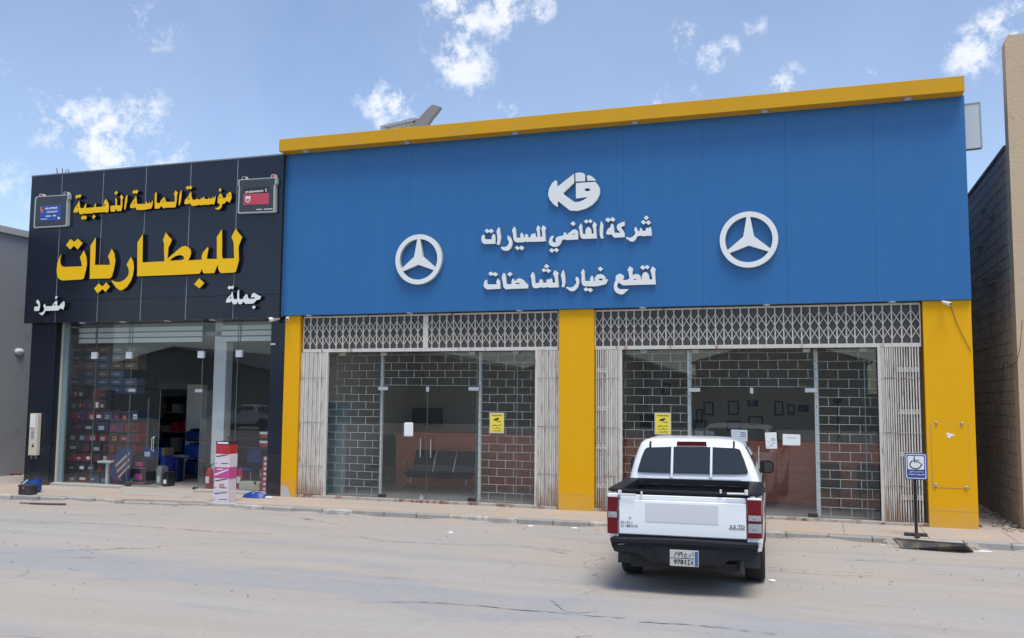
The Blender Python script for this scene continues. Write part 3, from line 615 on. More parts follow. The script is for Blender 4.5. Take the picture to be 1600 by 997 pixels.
# picture frames on the right room wall
YW = YI-.03
fr = [(1093, 650, 9, 20, 'narrow black framed certificate, first in the upper row'), (1107, 638, 14, 19, 'black framed certificate, second in the upper row on the shop wall'), (1146, 637, 15, 20, 'bold black framed certificate in the middle of the shop wall'), (1147, 665, 20, 14, 'wide black framed certificate below the bold one'), (1176, 630, 14, 9, 'dark blue framed picture with a black lower edge'), (1181, 657, 20, 12, 'pale framed notice with a small black mark'), (1217, 638, 12, 20, 'bluish framed poster right of the pale notice'), (1236, 640, 9, 15, 'small framed notice with a red lower band'), (1255, 638, 14, 9, 'small dark blue framed picture near the right door edge'), (1094, 665, 17, 17, 'dark framed picture under the narrow certificate'), (1041, 608, 13, 16, 'dark framed picture above the right yellow warning sign')]
frm = bpy.data.materials
for (u, v, w_, h_, lb) in fr:
    p = W(u, v, YW); s_ = (YW+D)/FPX*1.07; hw, hh = w_*s_/2, h_*s_/2
    t = thing('picture_frame', lb, 'picture frame', (p.x, YW, p.z), 'framed papers on the interior wall')
    b = MB(); fw_ = .03
    b.box(p.x-hw, p.x+hw, YW-.025, YW+.02, p.z+hh-fw_, p.z+hh); b.box(p.x-hw, p.x+hw, YW-.025, YW+.02, p.z-hh, p.z-hh+fw_); b.box(p.x-hw, p.x-hw+fw_, YW-.025, YW+.02, p.z-hh+fw_, p.z+hh-fw_); b.box(p.x+hw-fw_, p.x+hw, YW-.025, YW+.02, p.z-hh+fw_, p.z+hh-fw_)
    part('frame', b, 'ink', t)
    part('picture', MB().box(p.x-hw+fw_, p.x+hw-fw_, YW, YW+.015, p.z-hh+fw_, p.z+hh-fw_), 'label_blue' if 'blue' in lb else 'board', t)
    if 'red' in lb: part('red_band', MB().box(p.x-hw+fw_, p.x+hw-fw_, YW-.003, YW, p.z-hh+fw_, p.z-hh+.09), 'red', t)
# papers and warning signs on the glass
def sheet(lb, quad, Y, extra=None, name='paper_notice', mt='paper'):
    pts = [(W(u, v, Y).x, W(u, v, Y).z) for u, v in quad]; c = pts[0]
    o = solo(name, lb, 'notice', MB().prism([pts], Y-.003, Y), mt, (c[0], Y, c[1])); return o
YS = YGL-.002
o = sheet('pale blue paper notice taped on the glass just above the pickup roof', [(1142, 671), (1168, 672), (1168, 690), (1158, 689), (1143, 684)], YS, mt='board')
b = MB()
for k in range(3): p = W(1157, 676+k*3, YS-.004); b.box(p.x, p.x+.09, YS-.0045, YS-.0035, p.z-.006, p.z+.004)
part('print', b, 'ink', o)
o = sheet('upright white paper notice with handwriting on the right glass door', [(1195, 676), (1213, 675.5), (1214.5, 701), (1197, 701)], YS)
b = MB(); rn = random.Random(5)
for k in range(9):
    p = W(1198+rn.random()*9, 685+k*1.7, YS-.004); b.box(p.x, p.x+.03+.05*rn.random(), YS-.0045, YS-.0035, p.z-.003, p.z+.003)
part('print', b, 'joint', o)
o = sheet('wide blank white paper sheet, rightmost notice on the glass door', [(1223, 678), (1250.5, 679), (1250.5, 696), (1223, 695.5)], YS)
part('print', MB().box(W(1230, 684, YS).x, W(1244, 684, YS).x, YS-.0045, YS-.0035, W(1230, 684, YS).z-.004, W(1230, 684, YS).z+.002), 'joint', o)
TXW = text('WARNING', .03); TA = [text(arab(s), .03) for s in ('الموقع', 'مراقب', 'بالكاميرات')]
def warn_sign(u0, v0, u1, v1, lb):
    a = W(u0, v1, YS); c = W(u1, v0, YS); x0, x1, z0, z1 = a.x, c.x, a.z, c.z; w_, h_ = x1-x0, z1-z0
    t = thing('warning_sign', lb, 'sign', (x0, YS, z0))
    part('backing', MB().cbox(x0, x1, YS-.008, YS-.001, z0, z1, .002), 'cream', t)
    part('yellow_face', MB().box(x0+.06*w_, x1-.06*w_, YS-.0095, YS-.008, z0+.05*h_, z1-.05*h_), 'sign_y', t)
    b = MB(); y = YS-.0105
    put_text(b, TXW, x0+.14*w_, x0+.86*w_, z0+.83*h_, z0+.90*h_, y)
    for k, tx in enumerate(TA): put_text(b, tx, x0+.2*w_, x0+.8*w_, z0+(.345-.13*k)*h_, z0+(.43-.13*k)*h_, y)
    f = lambda a_, b__: (x0+a_*w_, z0+b__*h_)
    b.prism([[f(.25, .66), f(.45, .73), (f(.66, .76)), f(.66, .71), f(.52, .61), f(.36, .62)]], y, y+.0008); b.prism([[f(.5, .555), f(.72, .555), f(.72, .53), f(.76, .53), f(.76, .62), f(.72, .62), f(.72, .585), f(.5, .58)]], y, y+.0008)
    part('print', b, 'ink', t)
warn_sign(765, 645, 788, 677, 'yellow camera warning sign in the left bay, right of its glass doors')
warn_sign(1023, 645, 1048.5, 679, 'yellow camera warning sign in the right bay, above the pickup roof')
solo('reflection_panel', 'pale blue board standing for a reflection in the left glass pane', 'board', MB().cbox(W(508, 700, .8).x, W(540, 700, .8).x, .8, .83, .04, W(520, 630, .8).z, .005), 'film', (W(520, 700, .8).x, .8, .035))  # added panel, its pale colour stands in for a reflection in the glass
tv = solo('wall_screen', 'dark wall screen hanging behind the left counter', 'screen', MB().cbox(W(645, 640, 5.6).x, W(692, 640, 5.6).x, 5.55, 5.62, W(660, 665, 5.6).z, W(660, 637, 5.6).z, .01), 'carglass', (W(660, 650, 5.6).x, 5.6, 1.6))
solo('desk_monitor', 'black desk monitor standing on the right-bay counter at its left end', 'monitor', MB().cbox(W(1000, 675, 2.7).x, W(1040, 675, 2.7).x, 2.68, 2.72, czt2+.1, czt2+.5, .01).box(W(1020, 675, 2.7).x-.04, W(1020, 675, 2.7).x+.04, 2.68, 2.74, czt2+.021, czt2+.12), 'black_p', (W(1020, 675, 2.7).x, 2.7, czt2))
for k, (u, lb) in enumerate(((1093, 'silver counter box, left one of the two by the guide post'), (1110, 'silver counter box, right one of the two by the guide post'))):
    p = W(u, 680, 2.6); solo('counter_box', lb, 'box', MB().cbox(p.x-.09, p.x+.09, 2.55, 2.75, czt2+.021, czt2+.2, .01), 'metal_g', (p.x, 2.6, czt2+.02))
p = W(1310, 690, 3.2); tb = MB()
tb.tube([(p.x, 3.2, 1.25), (p.x, 3.2, 2.0)], .02, 6)
for a in (0, 2.1, 4.2): tb.tube([(p.x, 3.2, 1.45), (p.x+.35*math.cos(a), 3.2+.35*math.sin(a), .05)], .015, 6)
tb.cbox(p.x-.08, p.x+.08, 3.14, 3.26, 1.98, 2.06, .01)
solo('tripod', 'black camera tripod standing behind the right grille', 'tripod', tb, 'black_p', (p.x, 3.2, .035))
for u, lb in ((1295, 'small black chair seen low through the right grille, left one'), (1360, 'small black chair seen low through the right grille, right one')):
    p = W(u, 770, 1.9); b = MB(); b.cbox(p.x-.22, p.x+.22, 1.95, 2.0, .42, .85, .03); b.cbox(p.x-.22, p.x+.22, 1.6, 2.0, .36, .42, .02)
    for sx in (-.18, .18):
        for yy in (1.64, 1.96): b.tube([(p.x+sx, yy, .37), (p.x+sx, yy, .035)], .014, 6)
    solo('chair', lb, 'chair', b, 'black_p', (p.x, 1.8, .035))
# ------------------------------------------------------------------ signs on the blue fascia
def letters(name, label, groups, yf, depth, mats, loc_px, cat='sign', pn='letter'):
    """groups: list of (origin, scale, [ [outer, holes...], ... ]); every closed piece is a part"""
    p = W(*loc_px, 0); t = thing(name, label, cat, (p.x, yf, p.z))
    for (o, s, shapes) in groups:
        for sh in shapes:
            part(pn if len(sh[0]) > 9 else pn+'_dot', MB().prism([px(o, s, l, yf) for l in sh], yf, yf+depth), mats, t) if False else part(pn if len(sh[0]) > 9 else pn+'_dot', MB().prism([px(o, s, l, yf) for l in sh], yf, yf+depth, 0, 1), mats, t)
    return t
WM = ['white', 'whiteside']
letters('company_name_sign', 'upper row of raised white Arabic letters on the blue fascia', [
 ((740, 335), 16, [[[(245,505),(280,545),(275,600),(290,622),(460,622),(450,560),(490,480),(530,520),(545,590),(545,735),(270,740),(220,710),(195,650),(195,570),(210,530)]],
  [[(330,360),(385,400),(440,360),(497,415),(440,475),(385,435),(335,470),(275,410)]],
  [[(630,320),(655,360),(665,480),(685,580),(660,720),(640,770),(575,745),(595,640),(590,520),(570,430),(600,360)]],
  [[(850,525),(890,545),(940,600),(970,680),(970,760),(930,850),(860,910),(780,910),(710,880),(680,830),(700,805),(770,820),(840,790),(880,720),(880,670),(845,620)]],
  [[(1010,305),(1050,360),(1060,480),(1070,585),(1175,585),(1160,530),(1195,450),(1240,510),(1250,575),(1280,575),(1290,500),(1325,490),(1355,520),(1360,575),(1420,575),(1430,510),(1480,480),(1500,490),(1525,460),(1550,500),(1560,560),(1600,565),(1585,430),(1565,360),(1610,270),(1665,330),(1650,400),(1665,560),(1715,560),(1710,420),(1690,360),(1730,270),(1765,290),(1810,345),(1785,420),(1795,550),(1800,670),(1640,680),(1460,685),(1450,680),(1330,690),(1290,675),(1250,695),(1080,700),(1020,670),(995,610),(985,480),(960,400)]],
  [[(1080,785),(1140,825),(1200,780),(1265,835),(1205,900),(1150,850),(1100,900),(1030,830)]]]),
 ((830, 335), 16, [[[(545,530),(560,560),(530,620),(530,670),(560,700),(620,700),(605,640),(620,590),(680,550),(800,530),(820,450),(870,460),(885,520),(960,450),(1050,380),(1110,375),(1160,410),(1175,480),(1175,625),(880,640),(840,620),(760,650),(750,710),(700,780),(620,810),(540,810),(460,760),(435,690),(460,600),(500,545)], [(1020,500),(1060,482),(1095,490),(1085,508)]],
  [[(1050,172),(1110,240),(1045,290),(980,225)]], [[(510,845),(565,885),(625,830),(690,890),(640,950),(580,905),(515,960),(445,895)]],
  [[(1235,225),(1270,280),(1280,400),(1290,490),(1360,490),(1355,410),(1380,340),(1425,310),(1475,340),(1505,410),(1510,480),(1565,480),(1550,360),(1528,270),(1570,180),(1640,250),(1620,320),(1630,480),(1640,600),(1290,612),(1240,580),(1215,500),(1210,400),(1190,320)]],
  [[(1370,125),(1425,165),(1480,120),(1535,165),(1480,225),(1425,185),(1380,230),(1315,180)]]]),
 ((925, 330), 16, [[[(225,245),(285,345),(275,480),(270,600),(285,660),(270,685),(225,685),(195,600),(190,460),(205,340)]],
  [[(395,155),(445,200),(515,145),(580,205),(535,270),(470,225),(400,280),(328,215)]],
  [[(490,310),(525,320),(545,400),(560,540),(700,540),(700,520),(640,470),(615,400),(640,330),(720,290),(815,255),(815,360),(720,400),(770,470),(815,550),(815,650),(560,660),(520,630),(490,575),(430,590),(360,575),(355,540),(390,450),(465,390),(470,340)]],
  [[(1085,385),(1115,420),(1145,495),(1195,495),(1195,430),(1240,420),(1260,490),(1335,490),(1350,430),(1385,410),(1410,430),(1450,385),(1480,430),(1490,500),(1490,615),(1350,615),(1300,625),(1200,610),(1130,630),(1090,710),(1030,760),(960,755),(850,680),(870,640),(950,670),(1030,630),(1085,560),(1075,510),(1055,460)]],
  [[(1360,105),(1420,165),(1350,225),(1295,165)]], [[(1285,215),(1345,275),(1410,225),(1478,285),(1410,345),(1345,290),(1280,335),(1222,265)]]])], -.06, .055, WM, (885, 385))
letters('spare_parts_sign', 'lower row of raised white Arabic letters on the blue fascia', [
 ((745, 410), 16, [[[(225,430),(265,470),(255,520),(280,550),(500,550),(485,490),(520,405),(570,450),(585,540),(590,660),(260,675),(200,640),(170,580),(180,500)]],
  [[(350,232),(405,270),(465,245),(525,305),(465,350),(400,315),(330,335),(292,270)]],
  [[(670,258),(715,310),(730,420),(745,545),(870,545),(865,480),(900,400),(960,480),(1000,420),(1070,395),(1150,430),(1220,510),(1285,560),(1280,650),(900,660),(720,672),(665,620),(650,500),(625,380),(640,310)], [(945,530),(1000,505),(1050,515),(1085,535),(1050,545)]],
  [[(830,240),(888,300),(820,355),(765,290)]]]),
 ((840, 405), 16, [[[(-125,315),(-80,390),(-70,480),(-60,605),(40,590),(50,515),(95,500),(125,540),(135,590),(210,590),(225,520),(270,495),(300,510),(335,475),(365,510),(375,585),(440,585),(425,450),(385,360),(430,275),(525,345),(505,430),(515,560),(530,700),(280,710),(240,695),(150,715),(70,700),(10,720),(-80,725),(-130,690),(-145,600),(-155,480),(-180,420)]],
  [[(220,120),(285,180),(225,235),(158,180)]], [[(160,225),(210,270),(265,235),(335,290),(265,345),(210,290),(150,325),(100,270)]],
  [[(640,265),(670,350),(690,500),(690,600),(660,705),(600,690),(615,600),(600,480),(580,400),(605,330)]],
  [[(990,440),(1030,480),(1045,580),(1010,700),(940,780),(880,805),(800,790),(705,710),(730,690),(810,710),(890,690),(960,610),(970,570),(945,510),(950,460)]],
  [[(1135,240),(1170,300),(1175,420),(1185,545),(1320,545),(1305,490),(1355,410),(1390,460),(1400,550),(1430,550),(1430,460),(1490,390),(1580,368),(1650,400),(1710,480),(1640,495),(1740,500),(1760,515),(1710,620),(1520,670),(1400,680),(1160,675),(1110,630),(1095,540),(1100,400),(1080,340)], [(1515,490),(1590,482),(1630,500),(1600,535),(1550,525)]],
  [[(1565,185),(1635,245),(1570,305),(1505,240)]], [[(1210,700),(1265,740),(1320,715),(1385,770),(1320,830),(1260,780),(1190,805),(1150,745)]]]),
 ((935, 405), 16, [[[(780,175),(875,240),(850,310),(850,410),(900,380),(960,368),(1030,395),(1060,450),(1070,510),(1085,510),(1085,420),(1120,345),(1180,315),(1230,345),(1270,420),(1275,505),(1350,505),(1330,400),(1300,270),(1350,180),(1435,245),(1415,320),(1420,450),(1435,630),(1000,640),(620,655),(560,620),(505,580),(470,640),(470,690),(510,740),(560,750),(760,750),(620,875),(540,880),(450,840),(395,770),(385,680),(400,580),(440,520),(425,490),(440,420),(500,370),(560,365),(620,400),(640,450),(610,520),(720,520),(775,480),(760,380),(750,310),(725,270)], [(860,520),(910,495),(970,500),(930,520)]],
  [[(1105,150),(1160,190),(1215,145),(1280,190),(1235,255),(1170,220),(1110,270),(1040,205)]]])], -.06, .055, WM, (890, 462))
letters('company_logo', 'raised white emblem of a K and an Arabic letter above the white lettering', [((848, 262), 13.12, [
  [[(640,125),(645,310),(420,520),(450,560),(650,705),(740,700),(830,665),(900,620),(925,600),(690,630),(680,625),(680,330),(690,315),(1080,290),(1130,350),(1170,430),(1170,540),(1120,650),(1020,760),(880,840),(720,885),(570,880),(540,865),(310,680),(305,810),(220,750),(140,650),(110,550),(130,430),(190,320),(255,258),(290,268),(300,390),(320,375)], circ(915, 452, 58, 31, 14)],
  [[(670,115),(730,102),(800,102),(850,120),(868,160),(868,200),(868,240),(868,270),(860,278),(672,282)]], [[(905,165),(920,158),(950,155),(990,170),(1020,190),(1060,225),(1095,265),(1060,266),(980,268),(915,270)]]])], -.065, .06, WM, (897, 330), pn='emblem_piece')
def star(u0, u1, v0, v1, lb):
    yf = -.09; a = W(u0, (v0+v1)/2, yf); b_ = W(u1, (v0+v1)/2, yf); c = W((u0+u1)/2, v0, yf); d = W((u0+u1)/2, v1, yf)
    x, z = (a.x+b_.x)/2, (c.z+d.z)/2; r = ((b_.x-a.x)+(c.z-d.z))/4
    t = thing('star_emblem', lb, 'sign', (x, yf, z), 'round star emblems on the blue fascia')
    part('ring', MB().prism([circ(x, z, r, n=56), circ(x, z, r*.81, n=56)[::-1]], yf, yf+.085, 0, 1), WM, t)
    pts = []
    for k in range(3):
        q = math.pi/2+k*2*math.pi/3
        for dq, rr in ((-.075, .815), (.075, .815)): pts.append((x+r*rr*math.cos(q+dq), z+r*rr*math.sin(q+dq)))
        pts.append((x+.215*r*math.cos(q+math.pi/3), z+.215*r*math.sin(q+math.pi/3)))
    part('star', MB().prism([pts], yf+.001, yf+.084, 0, 1), WM, t)
star(617, 691, 367, 443.5, 'white three-pointed star in a ring, left of the white lettering')
star(1124, 1216.5, 331, 417.5, 'white three-pointed star in a ring, right of the white lettering')

# ------------------------------------------------------------------ black shop building
YB_ = -.1
bx0 = W(43, 400, YB_).x; bx1 = XL-.004; bz0 = W(240, 500.5, YB_).z; bz1 = W(240, 260, YB_).z
black = thing('shop_building', 'black clad battery shop building with raised yellow and white lettering', 'building', (bx0, 0, 0))
part('upper_wall', MB().box(bx0+.02, bx1-.002, -.02, 9, bz0+.02, bz1-.02), 'joint', black)
jx = [bx0] + [W(u, 262, YB_).x for u in (98, 162.5, 229, 298.5, 371.5)] + [bx1]
zj = W(200, 467, YB_).z
for i in range(6):
    for (z0, z1) in ((bz0, zj-.002), (zj+.002, bz1)):
        part('cladding_panel', MB().cbox(jx[i]+(.009 if i else 0), jx[i+1]-(.009 if i < 5 else 0), YB_, -.021, z0, z1, .002), 'black', black)
for x_ in jx[1:-1]: part('joint_strip', MB().box(x_-.0085, x_+.0085, YB_+.006, YB_+.02, bz0, bz1), 'alu_joint', black)
part('parapet_trim', MB().box(bx0-.01, bx1, YB_-.01, .1, bz1, bz1+.03), 'joint', black)
part('soffit', MB().box(bx0, bx1, -.02, .7, bz0-.0, bz0+.018), 'black', black)
for u, v in ((128, 505.5), (191.5, 503.5), (261, 501), (332, 499)): disc('downlight', W(u, v, .05).x, .06, bz0-.001, .085, black)
YQ = .10
lp0 = W(45, 600, YQ).x; lp1 = W(83, 600, YQ).x; zt_ = 1.02
part('pillar', MB().cbox(lp0, lp1, YQ, .45, .86, bz0-.001, .004), 'black', black); part('pillar_base', MB().cbox(lp0, lp1, YQ-.003, .45, -.06, .858, .004), 'granite', black)
rp0 = W(419.5, 650, YQ).x; rp1 = plx0-.004
part('pillar', MB().cbox(rp0, rp1, YQ, .45, .86, bz0-.001, .004), 'black', black); part('pillar_base', MB().cbox(rp0, rp1, YQ-.003, .45, -.06, .858, .004), 'granite', black)
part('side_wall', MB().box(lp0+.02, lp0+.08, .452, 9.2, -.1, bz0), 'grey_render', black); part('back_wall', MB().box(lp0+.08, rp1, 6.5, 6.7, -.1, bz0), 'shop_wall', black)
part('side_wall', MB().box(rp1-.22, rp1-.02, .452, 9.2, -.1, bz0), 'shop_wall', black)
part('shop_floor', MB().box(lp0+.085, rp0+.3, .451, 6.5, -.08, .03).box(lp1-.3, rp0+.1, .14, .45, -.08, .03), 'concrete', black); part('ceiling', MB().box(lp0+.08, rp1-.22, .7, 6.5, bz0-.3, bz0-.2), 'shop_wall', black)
YK = .30; gx0 = lp1; gx1 = rp0; gt = bz0
part('door_trim', MB().box(gx0+.0, gx0+.04, YK-.02, YK+.02, -.01, gt), 'cream', black); part('door_trim', MB().box(gx0+.046, gx0+.19, YK+.02, YK+.05, .03, gt), 'film', black)
part('threshold', MB().box(gx0, W(197, 700, YK).x, YK-.12, YK+.05, -.01, .055), 'coping', black); part('threshold', MB().box(W(311, 700, YK).x, gx1, YK-.12, YK+.05, -.01, .055), 'coping', black)
zd = W(255, 609, YK).z; d0 = W(200, 680, YK).x; d1 = W(312, 680, YK).x; zs = W(250, 553, YK).z
us = [W(u, 650, YK).x for u in (145, )]
def bpane(x0, x1, z0, z1, nm='glass_pane', y=YK): return pane(nm, x0, x1, z0, z1, y, black)
pj = [gx0+.19, W(146, 650, YK).x, d0]
for i in range(2):
    bpane(pj[i]+.003, pj[i+1]-.003, .055, zs-.003); bpane(pj[i]+.003, pj[i+1]-.003, zs+.003, gt)
bpane(d0+.003, d1-.003, zd+.01, zs-.003); bpane(d0+.003, d1-.003, zs+.003, gt)
pj = [d1, W(368, 650, YK).x, gx1]
for i in range(2):
    bpane(pj[i]+.003, pj[i+1]-.003, .055, zs-.003); bpane(pj[i]+.003, pj[i+1]-.003, zs+.003, gt)
dmx = (d0+d1)/2-.12
dl = bpane(d0+.01, dmx, .05, zd-.01, 'glass_door')
part('door_handle', MB().tube([(dmx-.08, YK-.01, .82), (dmx-.08, YK-.05, .84), (dmx-.08, YK-.05, 1.10), (dmx-.08, YK-.01, 1.12), (dmx-.13, YK-.01, 1.12), (dmx-.13, YK-.05, 1.10), (dmx-.13, YK-.05, .84), (dmx-.13, YK-.01, .82), (dmx-.08, YK-.01, .82)], .013, 8), 'chrome', dl)
o = part('open_door', MB().box(d1-.03, d1-.018, YK+.03, YK+.95, .05, zd-.01), 'glass', black)
for (a, b_) in ((d0-.03, d0+.15), (d1-.15, d1+.03)): part('patch_fitting', MB().cbox(a, b_, YK-.02, YK+.03, zd-.05, zd+.02, .005), 'alu', black); part('patch_fitting', MB().cbox(a+.03, b_-.03, YK-.02, YK+.03, .035, .085, .005), 'black_p', black)
for u, v in ((148, 555.5), (202, 555), (314.5, 554), (374, 552.5)):
    p = W(u, v, YK); part('glass_bracket', MB().cbox(p.x-.075, p.x+.075, YK-.03, YK+.04, p.z-.075, p.z+.075, .005), 'paper', black)
# roller shutters, white column
zsh = W(250, 535, .62).z
for (x0, x1) in ((gx0+.2, W(152, 520, .6).x), (W(153, 520, .6).x, W(204, 520, .6).x), (W(205, 520, .6).x, W(318, 520, .6).x), (W(347, 520, .6).x, W(377, 520, .6).x), (W(378, 520, .6).x, gx1)):
    t = part('roller_shutter', MB().box(x0+.01, x1-.01, .60, .61, zsh, gt), 'joint', black); z = zsh
    sm_ = tomesh('shutter_slat', MB().box(x0+.012, x1-.012, -.03, 0, 0, .095), 'slatw')
    while z < gt-.095: inst('shutter_slat', sm_, (0, .598, z), t); z += .125
part('white_column', MB().cbox(W(331, 650, .75).x, W(350, 650, .75).x, .75, 1.0, .03, gt-.0, .01), 'slatw', black)
part('inner_wall', MB().box(W(289, 700, 3.2).x, W(313, 700, 3.2).x, 3.2, 3.4, .03, 2.3), 'inwall', black)
# signs
GM = ['gold', 'darkside']; WD = ['white', 'darkside']; YF = YB_-.085
letters('battery_word_sign', 'large raised yellow Arabic word across the middle of the black fascia', [
 ((80, 370), 9.97, [[[(160,265),(125,330),(95,420),(85,520),(90,590),(110,640),(140,670),(180,680),(480,665),(510,645),(545,500),(558,420),(550,320),(510,210),(448,320),(465,380),(480,460),(200,470),(165,460),(145,420),(140,370)]],
  [[(300,35),(360,80),(415,30),(490,98),(415,198),(352,140),(298,198),(230,130)]],
  [[(695,8),(690,250),(680,438),(915,438),(910,370),(885,305),(945,185),(985,260),(1000,380),(975,520),(945,620),(915,648),(600,655),(605,400),(612,140)]],
  [[(742,725),(795,775),(860,710),(915,780),(845,860),(800,815),(722,882),(668,805)]],
  [[(1242,312),(1280,390),(1290,480),(1275,590),(1240,690),(1180,780),(1110,830),(1070,835),(1010,790),(960,720),(940,675),(1000,700),(1070,705),(1140,670),(1195,610),(1210,560),(1205,500),(1175,430)]]]),
 ((230, 350), 9.97, [[[(-67,155),(-74,599),(268,582),(262,400),(262,300),(245,250),(290,130),(325,180),(385,245),(365,300),(330,370),(325,450),(315,540),(400,470),(480,400),(540,355),(590,342),(640,360),(675,400),(685,450),(670,510),(640,568),(850,555),(850,500),(865,450),(905,400),(945,358),(955,380),(945,440),(930,520),(935,545),(1085,545),(1085,400),(1085,200),(1120,150),(1165,80),(1168,300),(1165,500),(1180,540),(1355,535),(1350,400),(1345,280),(1312,205),(1380,68),(1410,120),(1480,205),(1450,280),(1425,350),(1425,450),(1430,560),(1405,660),(1380,745),(1350,757),(1150,765),(1120,735),(1105,680),(1095,635),(1075,690),(1045,765),(880,770),(862,740),(852,700),(835,740),(815,775),(400,795),(-158,815),(-151,289)], [(345,572),(400,525),(450,495),(520,482),(565,505),(578,535),(560,555),(520,565)]],
  [[(810,845),(890,920),(815,1003),(730,940)]]])], YF, .083, GM, (235, 440))
letters('shop_name_sign', 'small raised yellow Arabic words in the top row of the black fascia', [
 ((110, 285), 16, [[[(160,310),(190,325),(235,300),(280,325),(235,395),(200,370),(150,410),(120,370)]],
  [[(220,450),(235,560),(245,640),(330,645),(345,600),(395,520),(400,545),(385,640),(590,625),(600,580),(635,515),(640,545),(632,615),(770,612),(825,600),(830,540),(850,470),(885,410),(925,470),(960,550),(965,620),(945,745),(900,755),(860,740),(610,760),(590,735),(575,770),(360,785),(345,765),(325,790),(240,795),(212,760),(205,690),(185,745),(80,755),(80,720),(110,640),(150,580),(195,510)], [(145,640),(190,600),(195,625),(165,640)], [(845,560),(865,540),(880,575),(860,590),(840,580)]],
  [[(310,830),(340,850),(380,825),(412,875),(375,940),(338,905),(300,940),(265,885)]], [[(585,800),(630,850),(585,915),(545,870)]],
  [[(1145,375),(1165,440),(1165,570),(1255,580),(1260,420),(1240,375),(1270,300),(1325,370),(1300,440),(1300,600),(1270,715),(1165,720),(1145,650),(1110,730),(1005,730),(1000,650),(1010,585),(1125,580),(1130,500),(1125,420)]],
  [[(1145,210),(1190,255),(1140,320),(1100,275)]], [[(1415,305),(1427,330),(1420,450),(1400,560),(1380,650),(1365,690),(1345,680),(1350,600),(1360,500),(1370,400)]]]),
 ((200, 280), 16, [[[(150,270),(180,290),(215,262),(265,300),(215,370),(180,345),(145,372),(108,325)]],
  [[(200,400),(215,500),(225,620),(400,620),(450,610),(450,570),(470,545),(475,600),(520,605),(540,550),(555,600),(585,600),(590,560),(620,535),(622,600),(600,690),(570,745),(535,735),(500,750),(380,770),(220,768),(195,740),(180,690),(155,722),(60,720),(48,690),(75,610),(120,545),(170,480)], [(120,610),(170,560),(175,590),(150,610)]],
  [[(700,320),(720,350),(715,590),(790,600),(830,520),(905,445),(930,490),(950,570),(1170,565),(1170,440),(1150,370),(1185,280),(1250,340),(1225,400),(1215,560),(1190,700),(1130,705),(920,715),(890,735),(830,665),(780,735),(665,735),(665,600),(670,380)], [(868,560),(880,525),(900,555),(885,580)]],
  [[(1330,270),(1342,300),(1335,420),(1320,560),(1300,620),(1285,660),(1265,650),(1270,560),(1275,480),(1285,380)]]]),
 ((280, 280), 16, [[[(205,170),(245,190),(285,160),(330,195),(285,260),(245,235),(205,268),(162,215)]],
  [[(285,310),(300,330),(310,450),(335,515),(415,515),(440,460),(450,500),(530,510),(550,460),(560,490),(620,430),(635,490),(720,500),(745,450),(760,490),(825,480),(845,415),(855,470),(880,470),(905,410),(915,450),(895,560),(870,635),(800,620),(740,640),(600,640),(560,655),(500,640),(420,660),(330,670),(290,640),(270,590),(240,625),(135,620),(130,590),(150,510),(230,430)], [(205,500),(250,460),(255,490),(230,510)]],
  [[(1035,345),(1070,400),(1090,470),(1160,470),(1190,380),(1275,310),(1305,370),(1310,470),(1260,590),(1190,540),(1130,610),(1080,615),(1060,700),(1010,755),(940,760),(890,720),(960,715),(1005,670),(1020,620),(970,610),(955,560),(970,450)], [(1000,460),(1020,435),(1040,465),(1020,480)], [(1225,400),(1245,390),(1260,410),(1240,425)]],
  [[(1030,220),(1050,250),(1030,262),(1062,275),(1050,300),(985,305),(985,290),(1010,275),(995,255),(1010,235)]]])], YF, .083, GM, (240, 335))
letters('wholesale_sign', 'small raised white Arabic word low on the right of the black fascia', [((345, 445), 22.66, [
  [[(305,30),(355,75),(410,30),(475,75),(415,165),(355,125),(300,175),(238,105)]],
  [[(420,245),(430,330),(445,440),(470,510),(580,510),(585,260),(640,165),(650,200),(650,470),(680,510),(770,510),(820,420),(895,335),(940,350),(960,440),(1000,500),(1200,490),(1225,470),(1150,435),(1065,450),(1090,350),(1160,290),(1210,295),(1290,355),(1430,410),(1385,520),(1290,530),(1240,570),(1190,630),(1140,665),(960,675),(920,660),(900,695),(850,650),(795,590),(750,670),(700,690),(630,680),(590,590),(560,680),(450,695),(400,640),(375,560),(340,625),(190,630),(180,590),(215,490),(300,400),(370,340),(375,280)], [(285,490),(380,410),(385,440),(350,485)], [(865,440),(880,430),(910,490),(890,490)]],
  [[(1165,725),(1240,785),(1165,862),(1100,800)]]])], YF, .083, WD, (380, 476))
letters('retail_sign', 'small raised white Arabic word low on the left of the black fascia', [((45, 455), 22.66, [
  [[(315,300),(365,350),(395,430),(400,520),(385,630),(355,700),(210,700),(190,690),(195,560),(210,545),(340,545),(335,480),(290,430),(255,395),(280,330)]],
  [[(560,440),(615,540),(840,525),(850,470),(930,370),(1000,335),(1010,420),(1000,515),(1090,515),(1130,440),(1230,355),(1270,390),(1270,520),(1215,660),(1115,600),(1060,670),(1000,685),(590,695),(540,800),(460,862),(350,775),(440,765),(530,700),(550,620),(510,520)], [(880,480),(920,450),(950,480),(930,510),(895,505)], [(1170,450),(1190,430),(1210,455),(1190,475)]],
  [[(975,155),(1025,210),(970,275),(920,235)]]])], YF, .083, WD, (78, 492))
